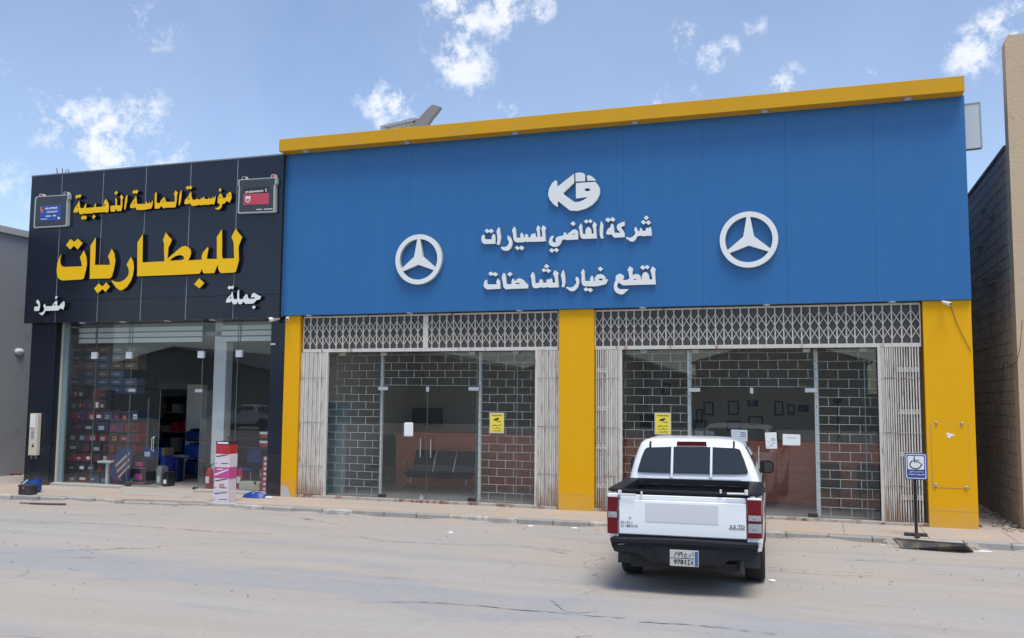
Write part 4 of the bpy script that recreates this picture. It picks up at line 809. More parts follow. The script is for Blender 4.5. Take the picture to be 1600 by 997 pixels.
def batt_sign(o, s, outline, posts, red, words, lb, kind):
    yf = YB_-.09; P_ = lambda pts: px(o, s, pts, yf); ol = P_(outline)
    t = thing('battery_sign', lb, 'sign', (ol[0][0], yf, ol[0][1]), 'battery shaped signs on the black fascia')
    cx = sum(p[0] for p in ol)/len(ol); cz = sum(p[1] for p in ol)/len(ol)
    part('case_rim', MB().prism([ol], yf, yf+.088), 'joint' if False else mat('silver_rim_'+kind, (.40, .43, .42), .45), t)
    inner = [(cx+(x-cx)*.925, cz+(z-cz)*.935) for x, z in ol]; part('case_front', MB().prism([inner], yf-.004, yf), 'batt', t)
    for q, c in posts: pt = part('terminal', MB().prism([P_(q)], yf+.02, yf+.1), 'coping', t); m_ = P_(q); mx_ = sum(p[0] for p in m_)/len(m_); mz = sum(p[1] for p in m_)/len(m_); part('terminal_cap', MB().prism([circ(mx_, mz-.01, .035, n=12)], yf+.012, yf+.02), c, t)
    for q, c, n_ in red: part(n_, MB().prism([P_(q)], yf-.007, yf-.004), c, t)
    b = MB()
    for (s_, x0, y0, x1, y1, sh) in words: a = P_([(x0, y1)])[0]; c = P_([(x1, y0)])[0]; put_text(b, s_, a[0], c[0], a[1], c[1]-.0, yf-.009, shear=sh, off=.04)
    part('print', b, 'white', t); return t, P_, yf
t, P_, yf = batt_sign((365, 265), 13.29, [(100,215),(135,205),(850,160),(890,160),(886,290),(860,320),(850,870),(835,885),(90,912),(85,880),(110,350),(95,320)], [([(160,205),(165,150),(200,130),(245,140),(270,195)], 'ink'), ([(765,170),(765,110),(800,88),(860,98),(870,160)], 'crimson')],
  [([(225,385),(740,350),(740,490),(210,500)], 'ink', 'label_top'), ([(210,505),(740,490),(735,720),(205,732)], 'crimson', 'label')], [('INDIGO', 245, 425, 620, 490, .3)], 'battery-shaped sign with a red label, right end of the black fascia', 'red')
b = MB(); b.prism([P_([(250,560),(360,555),(355,590),(300,600),(250,595)])], yf-.0095, yf-.009); b.prism([P_([(250,605),(355,600),(345,660),(300,690),(262,665)]), P_([(268,615),(338,612),(330,650),(300,672),(275,652)])], yf-.0095, yf-.009)
b.prism([P_([(480,822),(595,820),(590,836),(475,838)])], yf-.0095, yf-.009); b.prism([P_([(640,818),(820,808),(800,826),(630,832)])], yf-.0095, yf-.009); b.prism([P_([(665,400),(690,395),(680,430),(700,470),(672,455)])], yf-.0095, yf-.009)
part('print', b, 'white', t)
t, P_, yf = batt_sign((45, 290), 14.24, [(150,265),(185,240),(850,200),(886,190),(884,290),(862,330),(845,880),(820,905),(110,945),(105,900),(135,320)], [([(215,235),(220,185),(260,170),(300,180),(330,230)], 'crimson'), ([(755,205),(760,150),(800,130),(850,140),(875,195)], 'ink')],
  [([(265,450),(720,430),(725,770),(245,785)], 'label_blue', 'label')], [('SUPER', 365, 475, 655, 535, .3), ('GOLD', 395, 555, 640, 610, .3)], 'battery-shaped sign with a blue label, left end of the black fascia', 'blue')
b = MB(); b.prism([P_([(390,672),(490,668),(490,690),(385,693)])], yf-.0095, yf-.009); b.prism([P_([(540,662),(610,658),(605,682),(540,685)])], yf-.0095, yf-.009); b.prism([P_([(270,745),(420,738),(420,750),(270,757)])], yf-.0095, yf-.009)
p = P_([(672, 725)])[0]; b.prism([circ(p[0], p[1], .03, n=8)], yf-.0095, yf-.009); part('print', b, 'white', t)
b = MB(); b.prism([P_([(262,480),(300,475),(290,530),(330,530),(320,600),(285,600),(262,560)])], yf-.0095, yf-.009); part('print', b, 'orange', t)

# security cameras
def cctv(u, v, y, lb, s_=1.0, dirx=-1):
    p = W(u, v, y); t = thing('security_camera', lb, 'security camera', (p.x, y, p.z), 'small white security cameras under the fascias')
    part('bracket', MB().tube([(p.x+.1*s_*-dirx, y+.12, p.z+.07*s_), (p.x+.06*s_*-dirx, y+.05, p.z+.04*s_), (p.x, y, p.z)], .014, 6), 'plate_w', t)
    a = Vector((p.x+.05*-dirx*s_, y+.02, p.z+.02)); d = Vector((dirx*.5, -.8, -.25)).normalized()
    part('camera_body', MB().tube([a-d*.05*s_, a+d*.11*s_, a+d*.12*s_], [.032*s_, .036*s_, .03*s_], 12), 'plate_w', t); part('lens', MB().tube([a+d*.121*s_, a+d*.13*s_], .02*s_, 10), 'carglass', t); return t
cctv(426, 499, -.02, 'white bullet camera under the right end of the black fascia', 1.35)
cctv(451, 499, -.1, 'small white camera at the top of the left yellow pillar', .85, 1)
cctv(1483, 475, -.1, 'small white camera at the top of the right yellow pillar', .9, 1)
b = MB(); pts = [W(u, v, YP-.012) for u, v in ((1485, 478), (1489, 488), (1495, 505), (1503, 522), (1510, 536), (1517, 549))]; b.tube(smooth(pts), .004, 5)
solo('loose_cable', 'thin loose cable hanging across the top of the right yellow pillar', 'cable', b, 'cable', pts[0])
b = MB(); p = W(428, 538, YQ); b.tube([(p.x-.05, YQ-.03, p.z), (p.x+.05, YQ-.03, p.z)], .016, 8).box(p.x-.012, p.x+.012, YQ-.03, YQ, p.z-.015, p.z+.015)
solo('small_lamp', 'tiny white fitting on the right black pillar below the camera', 'lamp', b, 'plate_w', (p.x, YQ, p.z))
# meter box
a = W(50, 711, YQ); c = W(67, 646, YQ); mt_ = thing('meter_box', 'tall narrow white electric meter box on the left black pillar', 'meter box', (a.x, YQ, a.z))
x0, x1, z0, z1 = a.x, c.x-.02, a.z, c.z; w_, h_ = x1-x0, z1-z0
part('case', MB().cbox(x0, x1, YQ-.12, YQ-.004, z0, z1, .012), 'cream', mt_); part('cover', MB().cbox(x0+.03, x1-.06, YQ-.135, YQ-.12, z0+.66*h_, z1-.04*h_, .006), 'plate_w', mt_)
part('window', MB().box(x0+.07, x1-.08, YQ-.124, YQ-.1195, z0+.40*h_, z0+.58*h_), 'metal_g', mt_); b = MB(); b.prism([[(x0+.09, z0+.2*h_), (x0+.17, z0+.2*h_), (x0+.13, z0+.29*h_)]], YQ-.122, YQ-.1195); part('warning_mark', b, 'ink', mt_)
part('conduit', MB().tube([(x0+.05, YQ-.06, z0), (x0+.05, YQ-.06, z0-.08)], .02, 6).tube([(x1-.05, YQ-.06, z0), (x1-.05, YQ-.06, z0-.08)], .02, 6), 'joint', mt_)

# ------------------------------------------------------------------ rooftop things, side board, rebar
YR2 = 2.2
cool = thing('rooftop_cooler', 'grey rooftop cooler box with a raised flap showing above the yellow canopy', 'air cooler', (W(620, 205, YR2).x, YR2, ZT))
part('box', MB().prism([[(p.x, p.z) for p in [W(u, v, YR2) for u, v in ((594, 203), (594, 196.5), (607, 193.5), (607, 204))]]], YR2, YR2+.9), 'metal_g', cool)
part('top_cover', MB().prism([[(p.x, p.z) for p in [W(u, v, YR2) for u, v in ((600, 196), (648, 184.5), (652, 186), (648, 189), (604, 199))]]], YR2-.03, YR2+.9), 'metal_g', cool)
part('louvre_back', MB().prism([[(p.x, p.z) for p in [W(u, v, YR2) for u, v in ((607.5, 204), (607.5, 197), (646, 188), (650, 200))]]], YR2+.05, YR2+.85), 'joint', cool)
for k in range(4):
    a = W(608, 199+k*2.0, YR2); c = W(645+k, 190.3+k*2.4, YR2); part('louvre', MB().bar((a.x, YR2+.01, a.z), (c.x, YR2+.01, c.z), .018, .05), 'cream', cool)
for u in (619, 632): a = W(u, 202, YR2); part('louvre_post', MB().box(a.x-.012, a.x+.012, YR2-.02, YR2+.02, a.z-.02, a.z+.16), 'metal_g', cool)
part('raised_flap', MB().prism([[(p.x, p.z) for p in [W(u, v, YR2-.1) for u, v in ((637, 203), (645, 195), (655, 184), (668, 170), (673, 165), (677, 163.3), (688, 167), (684, 173), (674, 185), (664, 200))]]], YR2-.1, YR2+.02), mat('grey_flap', (.23, .225, .23), .6), cool)
a = W(1506, 163, .4); q = [(W(u, v, .4).x, W(u, v, .4).z) for u, v in ((1500, 163.5), (1531, 160), (1534.5, 230), (1500, 234))]
sb = thing('side_board', 'flat pale grey sign box sticking out behind the right end of the canopy', 'sign', (a.x, .4, a.z))
part('panel', MB().prism([q], .4, .5), 'board', sb); cxm = sum(p[0] for p in q)/4; czm = sum(p[1] for p in q)/4
for i in range(4): part('edge_strip', MB().bar((q[i][0], .45, q[i][1]), (q[(i+1) % 4][0], .45, q[(i+1) % 4][1]), .018, .12), 'metal_g', sb)
rb = thing('rebar_bundle', 'four thin rebar stubs standing above the left roof edge of the black shop', 'rebar', (W(97, 272, .5).x, .5, bz1))
for (u, v0) in ((88.5, 263), (97, 263), (102.5, 265), (106.5, 264.5)):
    a = W(u, 275, .5); c = W(u+.3, v0, .5); part('rebar', MB().tube([(a.x, .5, a.z-.3), (a.x+.01, .5, (a.z+c.z)/2), (c.x, .5, c.z)], .011, 5), 'rebar', rb)
rn = random.Random(11); b = MB()                     # gravel and mortar lumps on the canopy edge
for u0 in (790, 825, 1003, 1120, 1128, 1240, 1265):
    for k in range(3): p = W(u0+rn.random()*8, 190, -.1); b.cbox(p.x, p.x+.03+.06*rn.random(), -.1, .0, cz1-.01, cz1+.015+.03*rn.random(), .008)
part('mortar_lumps', b, 'mortar', blue, kind='stuff')
part('roof_slab', MB().box(cx0+.1, cx1-.05, .501, 9, ZT-.02, ZT+.06), 'concrete', blue)
part('roof_slab', MB().box(bx0+.02, bx1-.1, .101, 9, bz1-.02, bz1+.0), 'concrete', black)

# ------------------------------------------------------------------ neighbours left and right
LX = -19.35
p0 = WX(0, 350, LX); p1 = WX(44, 363.5, LX); lz = (p0.z+p1.z)/2
left = thing('grey_building', 'plain grey rendered building at the left edge with a pale coping', 'building', (LX, 2, RZ))
q0 = WX(0, 363, LX); part('wall', MB().box(LX-8, LX, p0.y-6, 16, RZ-.05, q0.z), 'grey_render', left)
part('coping', MB().cbox(LX-8.05, LX+.07, p0.y-6.05, 16.05, q0.z, lz, .01), 'coping', left)
p = WX(31, 549.5, LX+.03); lam = thing('bulkhead_lamp', 'oval white bulkhead lamp on the grey wall at the left edge', 'lamp', (LX, p.y, p.z))
b = MB(); pr_ = [(.17, 0), (.17, .03)]
b.lathe((LX, p.y, p.z), [(.08, 0), (.084, .03), (.076, .04)], 22, 'x'); b.v = [(x, p.y+(y-p.y)*1.7, z) for x, y, z in b.v]; part('base', b, 'plate_w', lam)
b = MB(); b.lathe((LX, p.y, p.z), [(.074, .04), (.064, .06), (.04, .08), (.01, .088)], 22, 'x'); b.v = [(x, p.y+(y-p.y)*1.7, z) for x, y, z in b.v]; part('lamp_glass', b, 'lampglass', lam, smooth=True)
rn = random.Random(21); b = MB()
for k in range(26):
    px_ = G(rn.uniform(0, 30), rn.uniform(742, 747), RZ); s_ = rn.uniform(.05, .16); b.cbox(px_.x-s_, px_.x+s_, px_.y-.05, px_.y+.06, -.03, -.03+.05*rn.random()+.015, .008)
o = part('rubble', b, mat('brick_red_rubble', (.22, .035, .04), .8, var=.3, scale=9), kind='stuff'); o['label'] = 'dark red rubble strewn at the foot of the grey wall'

RXW = W(1587.5, 500, .35).x; pt = WX(1583, 217, RXW)
ye = WX(1590, 400, RXW).y; ztan = W(1581, 57, .35).z; zwall = WX(1582, 219, RXW).z
right = thing('block_wall_building', 'tall building at the right edge, tan rendered front and bare block side', 'building', (RXW, .35, RZ))
pts = [(RXW, RZ-.05), (RXW+6, RZ-.05), (RXW+6, ztan+.12), (RXW+.12, ztan+.03), (RXW+.05, ztan+.04), (RXW, ztan-.08)]
part('front_wall', MB().prism([pts], .35, .62), 'tan', right)
part('roof', MB().box(RXW+.003, RXW+6, .62, 18, RZ, zwall-.05), 'mortar', right)
zt2 = zwall; part('wall_cap', MB().cbox(RXW-.035, RXW+.3, .62, 18, zt2, zt2+.07, .01), 'roofsheet', right)
rn = random.Random(9); bh, bl = .205, .42; cnt = 0; far_ = MB()
rows = int((zt2+.05)/bh)+1
allb = []
for r in range(rows):
    y = .64-(bl/2 if r % 2 else 0)
    while y < 12.5:
        allb.append((y, r)); y += bl
allb.sort(key=lambda t_: t_[0]-.0001*t_[1])
for (y, r) in allb:
    z0 = -.05+r*bh; y0 = max(y, .625)+.008; y1 = y+bl-.008; pr_ = rn.uniform(.004, .010)
    if y1-y0 < .06: continue
    z1 = min(z0+bh-.014, zt2-.002)
    if z1-z0 < .04: continue
    if cnt < 300: part('concrete_block', MB().cbox(RXW-pr_, RXW+.06, y0, y1, z0, z1, .006), 'block', right)
    else: far_.cbox(RXW-pr_, RXW+.06, y0, y1, z0, z1, .006)
    cnt += 1
part('concrete_blocks', far_, 'block', right, kind='stuff')
b = MB()
for k in range(60):
    y = rn.uniform(.8, 7); z = rn.uniform(.1, zt2-.2); b.tube([(RXW-.012, y, z), (RXW-.028, y+.2*rn.random()+.05, z+rn.uniform(-.02, .02)), (RXW-.012, y+.5, z)], [.008, .02, .006], 5)
part('mortar_smears', b, 'mortar', right, kind='stuff')
b = MB(); pts = [WX(u, v, RXW-.04) for u, v in ((1597, 500), (1594, 540), (1588, 565), (1578, 572), (1569, 566), (1567, 590), (1562, 620))]; b.tube(smooth(pts), .005, 5)
solo('wall_cable', 'dark cable sagging along the block wall in the alley', 'cable', b, 'cable', pts[0])
b = MB()
for k in range(40):
    y = rn.uniform(-.2, 3); x = rn.uniform(2.75, RXW-.05); s_ = rn.uniform(.015, .05); b.cbox(x, x+s_*2, y, y+s_*1.5, -.012, -.012+s_, s_*.25)
o = part('alley_debris', b, 'mortar', kind='stuff'); o['label'] = 'grey rubble bits scattered on the alley floor'
# low sheds and walls over the road, seen in the shop glass
def shed(x0, x1, y, eave, ridge, lb, deep=16):
    t = thing('warehouse', lb, 'building', ((x0+x1)/2, y, RZ)); xm = (x0+x1)/2
    part('wall', MB().prism([[(x0, RZ), (x1, RZ), (x1, eave), (xm, ridge-.15), (x0, eave)]], y-deep, y), 'warehouse', t)
    b = MB()
    for s in (-1, 1): b.add([(xm, y+.4, ridge), (xm+s*(x1-x0)/2+s*.4, y+.4, eave+.0), (xm+s*(x1-x0)/2+s*.4, y-deep, eave+.0), (xm, y-deep, ridge), (xm, y+.4, ridge+.12), (xm+s*(x1-x0)/2+s*.4, y+.4, eave+.12), (xm+s*(x1-x0)/2+s*.4, y-deep, eave+.12), (xm, y-deep, ridge+.12)], [(0, 1, 2, 3), (4, 7, 6, 5), (0, 4, 5, 1), (1, 5, 6, 2), (2, 6, 7, 3), (3, 7, 4, 0)])
    part('roof', b, 'roofsheet', t); part('door', MB().box(xm-2, xm+2, y, y+.05, RZ, 3.4), 'metal_g', t)
sheds = [(-9, 4, 5.0, 6.9), (6, 19, 4.8, 6.8), (-24, -11, 4.2, 6.4), (-46, -27, 4.8, 6.6), (-70, -49, 4.4, 6.8), (21, 36, 4.6, 6.2)]
sl = ['grey gabled warehouse across the road, mirrored in the right glass doors', 'grey gabled warehouse across the road, mirrored at the right end of the shop glass', 'grey gabled warehouse across the road, mirrored in the left glass doors', 'long grey warehouse across the road, mirrored in the battery shop glass', 'far left grey warehouse across the road, mirrored in the battery shop glass', 'far right grey warehouse across the road behind the camera']
for (x0, x1, e, r_), lb in zip(sheds, sl): shed(x0, x1, -58, e, r_, lb)
b = MB().box(-90, 60, -55.5, -55.2, RZ, 2.6); solo('boundary_wall', 'long low grey boundary wall across the road, mirrored in the glass', 'wall', b, 'warehouse', (-10, -55, RZ))
# ------------------------------------------------------------------ stock inside the battery shop
rn = random.Random(42)
rack = thing('display_rack', 'dark stepped display rack full of battery boxes in the left shop window', 'rack', (W(150, 700, .8).x, .8, .03))
YD = .72
rx0 = W(104, 700, YD).x; rx1 = W(212, 700, YD).x
lv = [W(150, v, YD).z for v in (752, 738, 722, 706, 690, 674, 657, 639, 622)]
lv[0] = .03
for i, z in enumerate(lv[1:], 1): part('shelf', MB().box(rx0-.1, rx1-(.0 if i < 7 else .9), YD-.02, YD+.36, z-.012, z), 'dark', rack)
for x in (rx0-.12, (rx0+rx1)/2, rx1): part('upright', MB().box(x, x+.03, YD+.33, YD+.36, .03, lv[-1]), 'joint', rack)
M['box_red'] = mat('red_box', (.26, .012, .016), .45, var=.3, scale=9); M['box_teal'] = mat('dull_blue_box', (.04, .09, .16), .5, var=.3, scale=9); M['box_mag'] = mat('dark_magenta_box', (.20, .02, .06), .5, var=.2)
M['pale_blue'] = mat('pale_blue_carton', (.14, .17, .24), .6, var=.2, scale=5); M['pale_red'] = mat('pale_red_carton', (.36, .21, .18), .6, var=.2, scale=5); M['label_grey'] = mat('worn_label', (.42, .42, .42), .6, var=.3, scale=30)
cols = [('box_red', 'red', 'dark'), ('dark', 'dark', 'box_red'), ('navy', 'navy', 'label_grey'), ('box_red', 'crimson', 'label_grey'), ('dark', 'black', 'label_grey'), ('box_teal', 'dull blue', 'label_grey'), ('box_mag', 'dark magenta', 'dark'), ('dark', 'plain black', 'orange'), ('navy', 'dark blue', 'box_red')]
rown = ['floor', 'lowest', 'second', 'third', 'fourth', 'fifth', 'sixth', 'seventh', 'top']
for i in range(len(lv)):
    z = lv[i]; top = lv[i+1]-.013 if i+1 < len(lv) else z+.22
    hgt = min(top-z-.004, .34); nb = (6, 7, 8, 6, 7, 5, 8, 6, 5)[i]; wv_ = (rx1-rx0-(0 if i < 7 else .9))/nb
    for k in range(nb):
        if rn.random() < .07: continue
        c = rn.choice(cols if i > 0 else [cols[5], cols[2], cols[0]]) if i not in (1, 3) else cols[rn.choice([0, 1, 4, 3])]
        x0 = rx0+k*wv_+rn.uniform(.005, .03); x1 = x0+wv_*rn.uniform(.86, .95); h = hgt*rn.uniform(.84, 1); yy = YD+rn.uniform(0, .06)
        t = thing('battery_box', f'{c[1]} battery box, {ORD[k+1]} from the left on the {rown[i]} row of the window rack', 'box', (x0, yy, z+.001), 'battery boxes on the window rack')
        part('case', MB().cbox(x0, x1, yy, yy+.3, z+.001, z+h, .008), c[0], t)
        part('lid', MB().cbox(x0+.01, x1-.01, yy-.004, yy+.29, z+h*.80, z+h+.003, .004), 'batt' if c[2] != 'paper' else 'dark', t)
        a = rn.uniform(.15, .3); lx0 = x0+(x1-x0)*a*rn.uniform(.5, 2); lx1 = min(x1-.01, lx0+(x1-x0)*rn.uniform(.3, .6))
        part('label', MB().box(lx0, lx1, yy-.006, yy-.0035 if False else yy+.001, z+h*rn.uniform(.12, .3), z+h*rn.uniform(.5, .68)), 'paper' if rn.random() < .16 else c[2], t)
        if rn.random() < .5: part('label_stripe', MB().box(lx0+.01, lx1-.01, yy-.009, yy-.006, z+h*.34, z+h*.44), rn.choice(['red', 'ink', 'label_blue', 'orange']), t)
# pale cartons stacked high behind, up to the ceiling on the left
for r in range(6):
    for k in range(5):
        if rn.random() < .16: continue
        x0 = W(108, 600, 1.3).x+k*.40; z = 2.05+r*.19
        if z > 3.1: continue
        c = rn.choice([('pale_red', 'pale red'), ('pale_blue', 'pale blue'), ('carton', 'brown'), ('pale_blue', 'pale blue')])
        t = thing('carton', f'{c[1]} carton, {ORD[k+1]} from the left in the {ORD[r+1]} row of the high rear stack', 'box', (x0, 1.3, z), 'cartons stacked high behind the window rack')
        part('case', MB().cbox(x0, x0+.37, 1.3, 1.6, z, z+.175, .006), c[0], t); part('label', MB().box(x0+.09, x0+.27, 1.296, 1.3, z+.06, z+.11), 'label_grey', t)
rk = thing('rear_rack', 'dark wide rack standing behind the cartons and the open doorway', 'rack', (W(200, 640, 4.2).x, 4.2, .03))
for z in (.03, .55, 1.05, 1.55, 2.0): part('shelf', MB().box(W(104, 700, 4.2).x, W(290, 700, 4.2).x, 3.9 if z > 1.9 else 4.0, 4.6, z, z+.03), 'joint', rk)
part('rack_back', MB().box(W(104, 700, 4.2).x, W(290, 700, 4.2).x, 4.6, 4.62, .06, 2.0), 'dark', rk)
for r, z in enumerate((.061, .581, 1.081, 1.581)):
    for k in range(9):
        if rn.random() < .25: continue
        x0 = W(196, 680, 4.0).x+k*.36
        if x0 > W(284, 680, 4.0).x: break
        h = rn.uniform(.15, .36); c = rn.choice([('dark', 'black'), ('red', 'red'), ('carton', 'brown'), ('navy', 'navy'), ('metal_g', 'grey')])
        solo('stock_box', f'{c[1]} stock box, {ORD[k+1]} from the left on the {["bottom", "second", "third", "top"][r]} shelf seen through the open door', 'box', MB().cbox(x0, x0+rn.uniform(.2, .32), 4.02, 4.35, z, z+h, .006).box(x0+.05, x0+.14, 4.012, 4.021, z+h*.3, z+h*.7), c[0], (x0, 4.02, z), 'boxes on the rear rack')
# striped display board leaning in the window
Yb = .50; q = [(W(u, v, Yb).x, W(u, v, Yb).z) for u, v in ((178, 752), (172, 740), (184, 702), (203, 698), (208, 706), (200, 752))]
M['board_blue'] = mat('board_blue', (.015, .03, .13), .5)
bd = thing('display_board', 'blue display board with red and white diagonal stripes leaning in the window', 'board', (q[0][0], Yb, .03))
part('panel', MB().prism([q], Yb, Yb+.04), 'board_blue', bd); b = MB(); b2 = MB()
def pq(l, y): return [(W(u, v, y).x, W(u, v, y).z) for u, v in l]
for k in range(3): b.prism([pq([(181+k*2, 726+k*9), (202, 706+k*10), (202.5, 709.5+k*10), (181+k*2, 730+k*9)], Yb)], Yb-.004, Yb); b2.prism([pq([(181+k*2, 731+k*9), (202, 711+k*10), (202.5, 714+k*10), (181+k*2, 734+k*9)], Yb)], Yb-.004, Yb)
part('white_stripes', b, 'label_grey', bd); part('red_stripes', b2, 'box_red', bd)
tbx = W(163, 725, .5).x; tt = thing('display_table', 'small white topped pedestal table behind the left window', 'table', (tbx, .55, .03))
part('tabletop', MB().cbox(tbx-.16, tbx+.2, .45, .69, W(163, 720, .5).z-.05, W(163, 720, .5).z, .01), 'slatw', tt); part('pedestal', MB().box(tbx, tbx+.06, .55, .61, .03, W(163, 720, .5).z-.05), 'slatw', tt)
def stack(u0, u1, y, specs, grp=None):
    x0, x1 = W(u0, 720, y).x, W(u1, 720, y).x
    for (vt, vb, c, lab, lb) in specs:
        za = max(W((u0+u1)/2, vb, y).z, .031); zb = W((u0+u1)/2, vt, y).z-.003
        t = thing('battery_carton', lb, 'box', ((x0+x1)/2, y, za), grp); part('case', MB().cbox(x0, x1, y, y+.35, za, zb, .008), c, t)
        if lab: w_ = x1-x0; h_ = zb-za; part('label', MB().box(x0+.2*w_, x1-.25*w_, y-.004, y, za+.3*h_, za+.7*h_), lab, t); part('print_line', MB().box(x0+.06*w_, x1-.06*w_, y-.003, y, za+.05*h_, za+.15*h_), 'magenta' if c == 'dark' else 'ink', t)
stack(207, 229, .75, [(733, 757, 'dark', 'magenta', 'black carton with magenta print on the floor inside the glass door'), (717, 733, 'dark', 'magenta', 'black carton with magenta print stacked second above the floor inside the door')])
stack(222, 238, 1.0, [(700, 719, 'bluep', 'paper', 'bright blue carton with a white label on top of the black cartons')])
stack(233, 256, 1.3, [(712, 735, 'label_blue', 'dark', 'wide blue carton behind the door handle'), (700, 712, 'carton', None, 'flat brown carton lid lying on the wide blue carton')])
for (u0, u1, vt, vb, y, c, lb) in ((253, 262, 740, 754, .62, 'black_p', 'small black battery with a white label on the doorway floor'), (252, 276, 716, 748, 1.6, 'navy', 'dark navy tall battery cluster in the open doorway'), (243, 251, 730, 752, .9, 'metal_g', 'pale slim carton standing beside the doorway batteries')):
    x0, x1 = W(u0, vb, y).x, W(u1, vb, y).x; zt__ = W(u0, vt, y).z; b = MB(); b.cbox(x0, x1, y, y+.25, .031, zt__, .012); b.cbox(x0+.02, x1-.02, y+.03, y+.2, zt__, zt__+.03, .006)
    t = thing('battery', lb, 'battery', ((x0+x1)/2, y, .03)); part('case', b, c, t); part('label', MB().box(x0+.25*(x1-x0), x1-.25*(x1-x0), y-.004, y, .09, .09+.35*(zt__-.06)), 'paper', t)
tb = thing('side_table', 'small white legged table right of the doorway batteries', 'table', (W(272, 720, 2.2).x, 2.2, .03)); xa, xb = W(262, 720, 2.2).x, W(286, 720, 2.2).x; zt__ = W(272, 712, 2.2).z
part('tabletop', MB().box(xa, xb, 2.2, 2.7, zt__-.04, zt__), 'slatw', tb)
for x in (xa+.05, xb-.1): part('leg', MB().box(x, x+.07, 2.25, 2.32, .03, zt__-.04), 'slatw', tb)
for k, (u, vb, vt) in enumerate(((295, 742, 716), (298, 716, 690), (300, 690, 668))):
    y = 2.4; p = W(u, vb, y); b = MB(); za = max(p.z, .031) if k == 0 else W(u, vb, y).z; zb_ = W(u, vt, y).z-.03
    b.cbox(p.x-.22, p.x+.22, y, y+.35, za, zb_-.06, .04); b.cbox(p.x-.12, p.x+.02, y+.05, y+.3, zb_-.06, zb_, .02)
    solo('jerrycan', ['dark blue jerrycan at the bottom of the stack by the inner wall', 'dark blue jerrycan in the middle of the stack by the inner wall', 'dark blue jerrycan on top of the stack by the inner wall'][k], 'jerrycan', b, 'navy' if k != 1 else 'bluep', (p.x, y, za))
def extinguisher(u, vb, y, lb):
    p = W(u, vb, y); z = .03; t = thing('fire_extinguisher', lb, 'fire extinguisher', (p.x, y, z)); part('cylinder', MB().lathe((p.x, y, z), [(.07, 0), (.075, .02), (.075, .36), (.05, .42), (.025, .45)], 16), 'red', t, smooth=True)
    part('label', MB().box(p.x-.045, p.x+.04, y-.079, y-.07, z+.12, z+.26), 'paper', t); part('valve', MB().box(p.x-.02, p.x+.02, y-.03, y+.02, z+.45, z+.50).bar((p.x, y, z+.5), (p.x+.12, y, z+.54), .015, .02), 'black_p', t)
    part('hose', MB().tube([(p.x-.01, y, z+.47), (p.x-.10, y-.02, z+.48), (p.x-.16, y-.03, z+.40), (p.x-.17, y-.03, z+.2), (p.x-.14, y-.03, z+.1)], .012, 6), 'black_p', t)
extinguisher(327, 757, .62, 'red fire extinguisher with a black hose just inside the glass')
extinguisher(376, 757, .9, 'red fire extinguisher low behind the right shop window')
# chair, metal box, red column on the right of the shop
p = W(386, 730, 1.0); t = thing('chair', 'blue chair behind the right shop window', 'chair', (p.x, 1.0, .03)); part('backrest', MB().cbox(p.x-.2, p.x+.2, 1.25, 1.29, .55, .95, .02), 'bluep', t); part('seat', MB().cbox(p.x-.2, p.x+.2, .85, 1.25, .42, .46, .01), 'bluep', t)
for sx in (-.18, .18):
    for yy in (.88, 1.24): part('leg', MB().tube([(p.x+sx, yy, .03), (p.x+sx, yy, .43)], .012, 6), 'chrome', t)
x0, x1 = W(373, 755, .55).x, W(405, 755, .55).x; t = thing('metal_box', 'low cream metal box on the floor behind the right shop window', 'box', (x0, .55, .03)); part('case', MB().cbox(x0, x1, .55, .8, .035, W(390, 753, .55).z, .01), 'cream', t); part('dial', MB().lathe((x1-.1, .55, .2), [(.03, 0), (.03, -.01)], 10, 'y'), 'ink', t)
for k in range(7):
    y = .5; va = 762-k*9.2; p = W(412.5+.35*k, va, y); za = .035+k*.105; t = thing('battery_pack', f'small red pack, {ORD[k+1]} from the floor in the right window column', 'box', (p.x, y, za), 'red packs in a column at the window edge')
    part('case', MB().cbox(p.x-.10+.008*k, p.x+.09, y, y+.2, za, za+.1, .008), 'crimson', t); part('label', MB().box(p.x-.02, p.x+.04, y-.004, y, za+.02, za+.08), 'paper', t)
for k, (va, vb) in enumerate(((677, 684), (691, 699))):
    y = .9; xa, xb = W(406, va, y).x, W(418, va, y).x; za, zb_ = W(412, vb, y).z, W(412, va, y).z
    t = thing('battery_box', f'small red battery box on the {["upper", "lower"][k]} wall shelf at the right end of the window', 'box', (xa, y, za)); part('case', MB().cbox(xa, xb, y, y+.3, za, zb_, .008), 'red', t); part('top_label', MB().box(xa, xb, y-.003, y, zb_-.02, zb_+.03), 'paper', t)
    solo('wall_shelf', f'{["upper", "lower"][k]} thin dark wall shelf at the right end of the window', 'shelf', MB().box(xa-.9, xb+.1, y-.02, y+.35, za-.03, za-.002), 'dark', (xa, y, za))

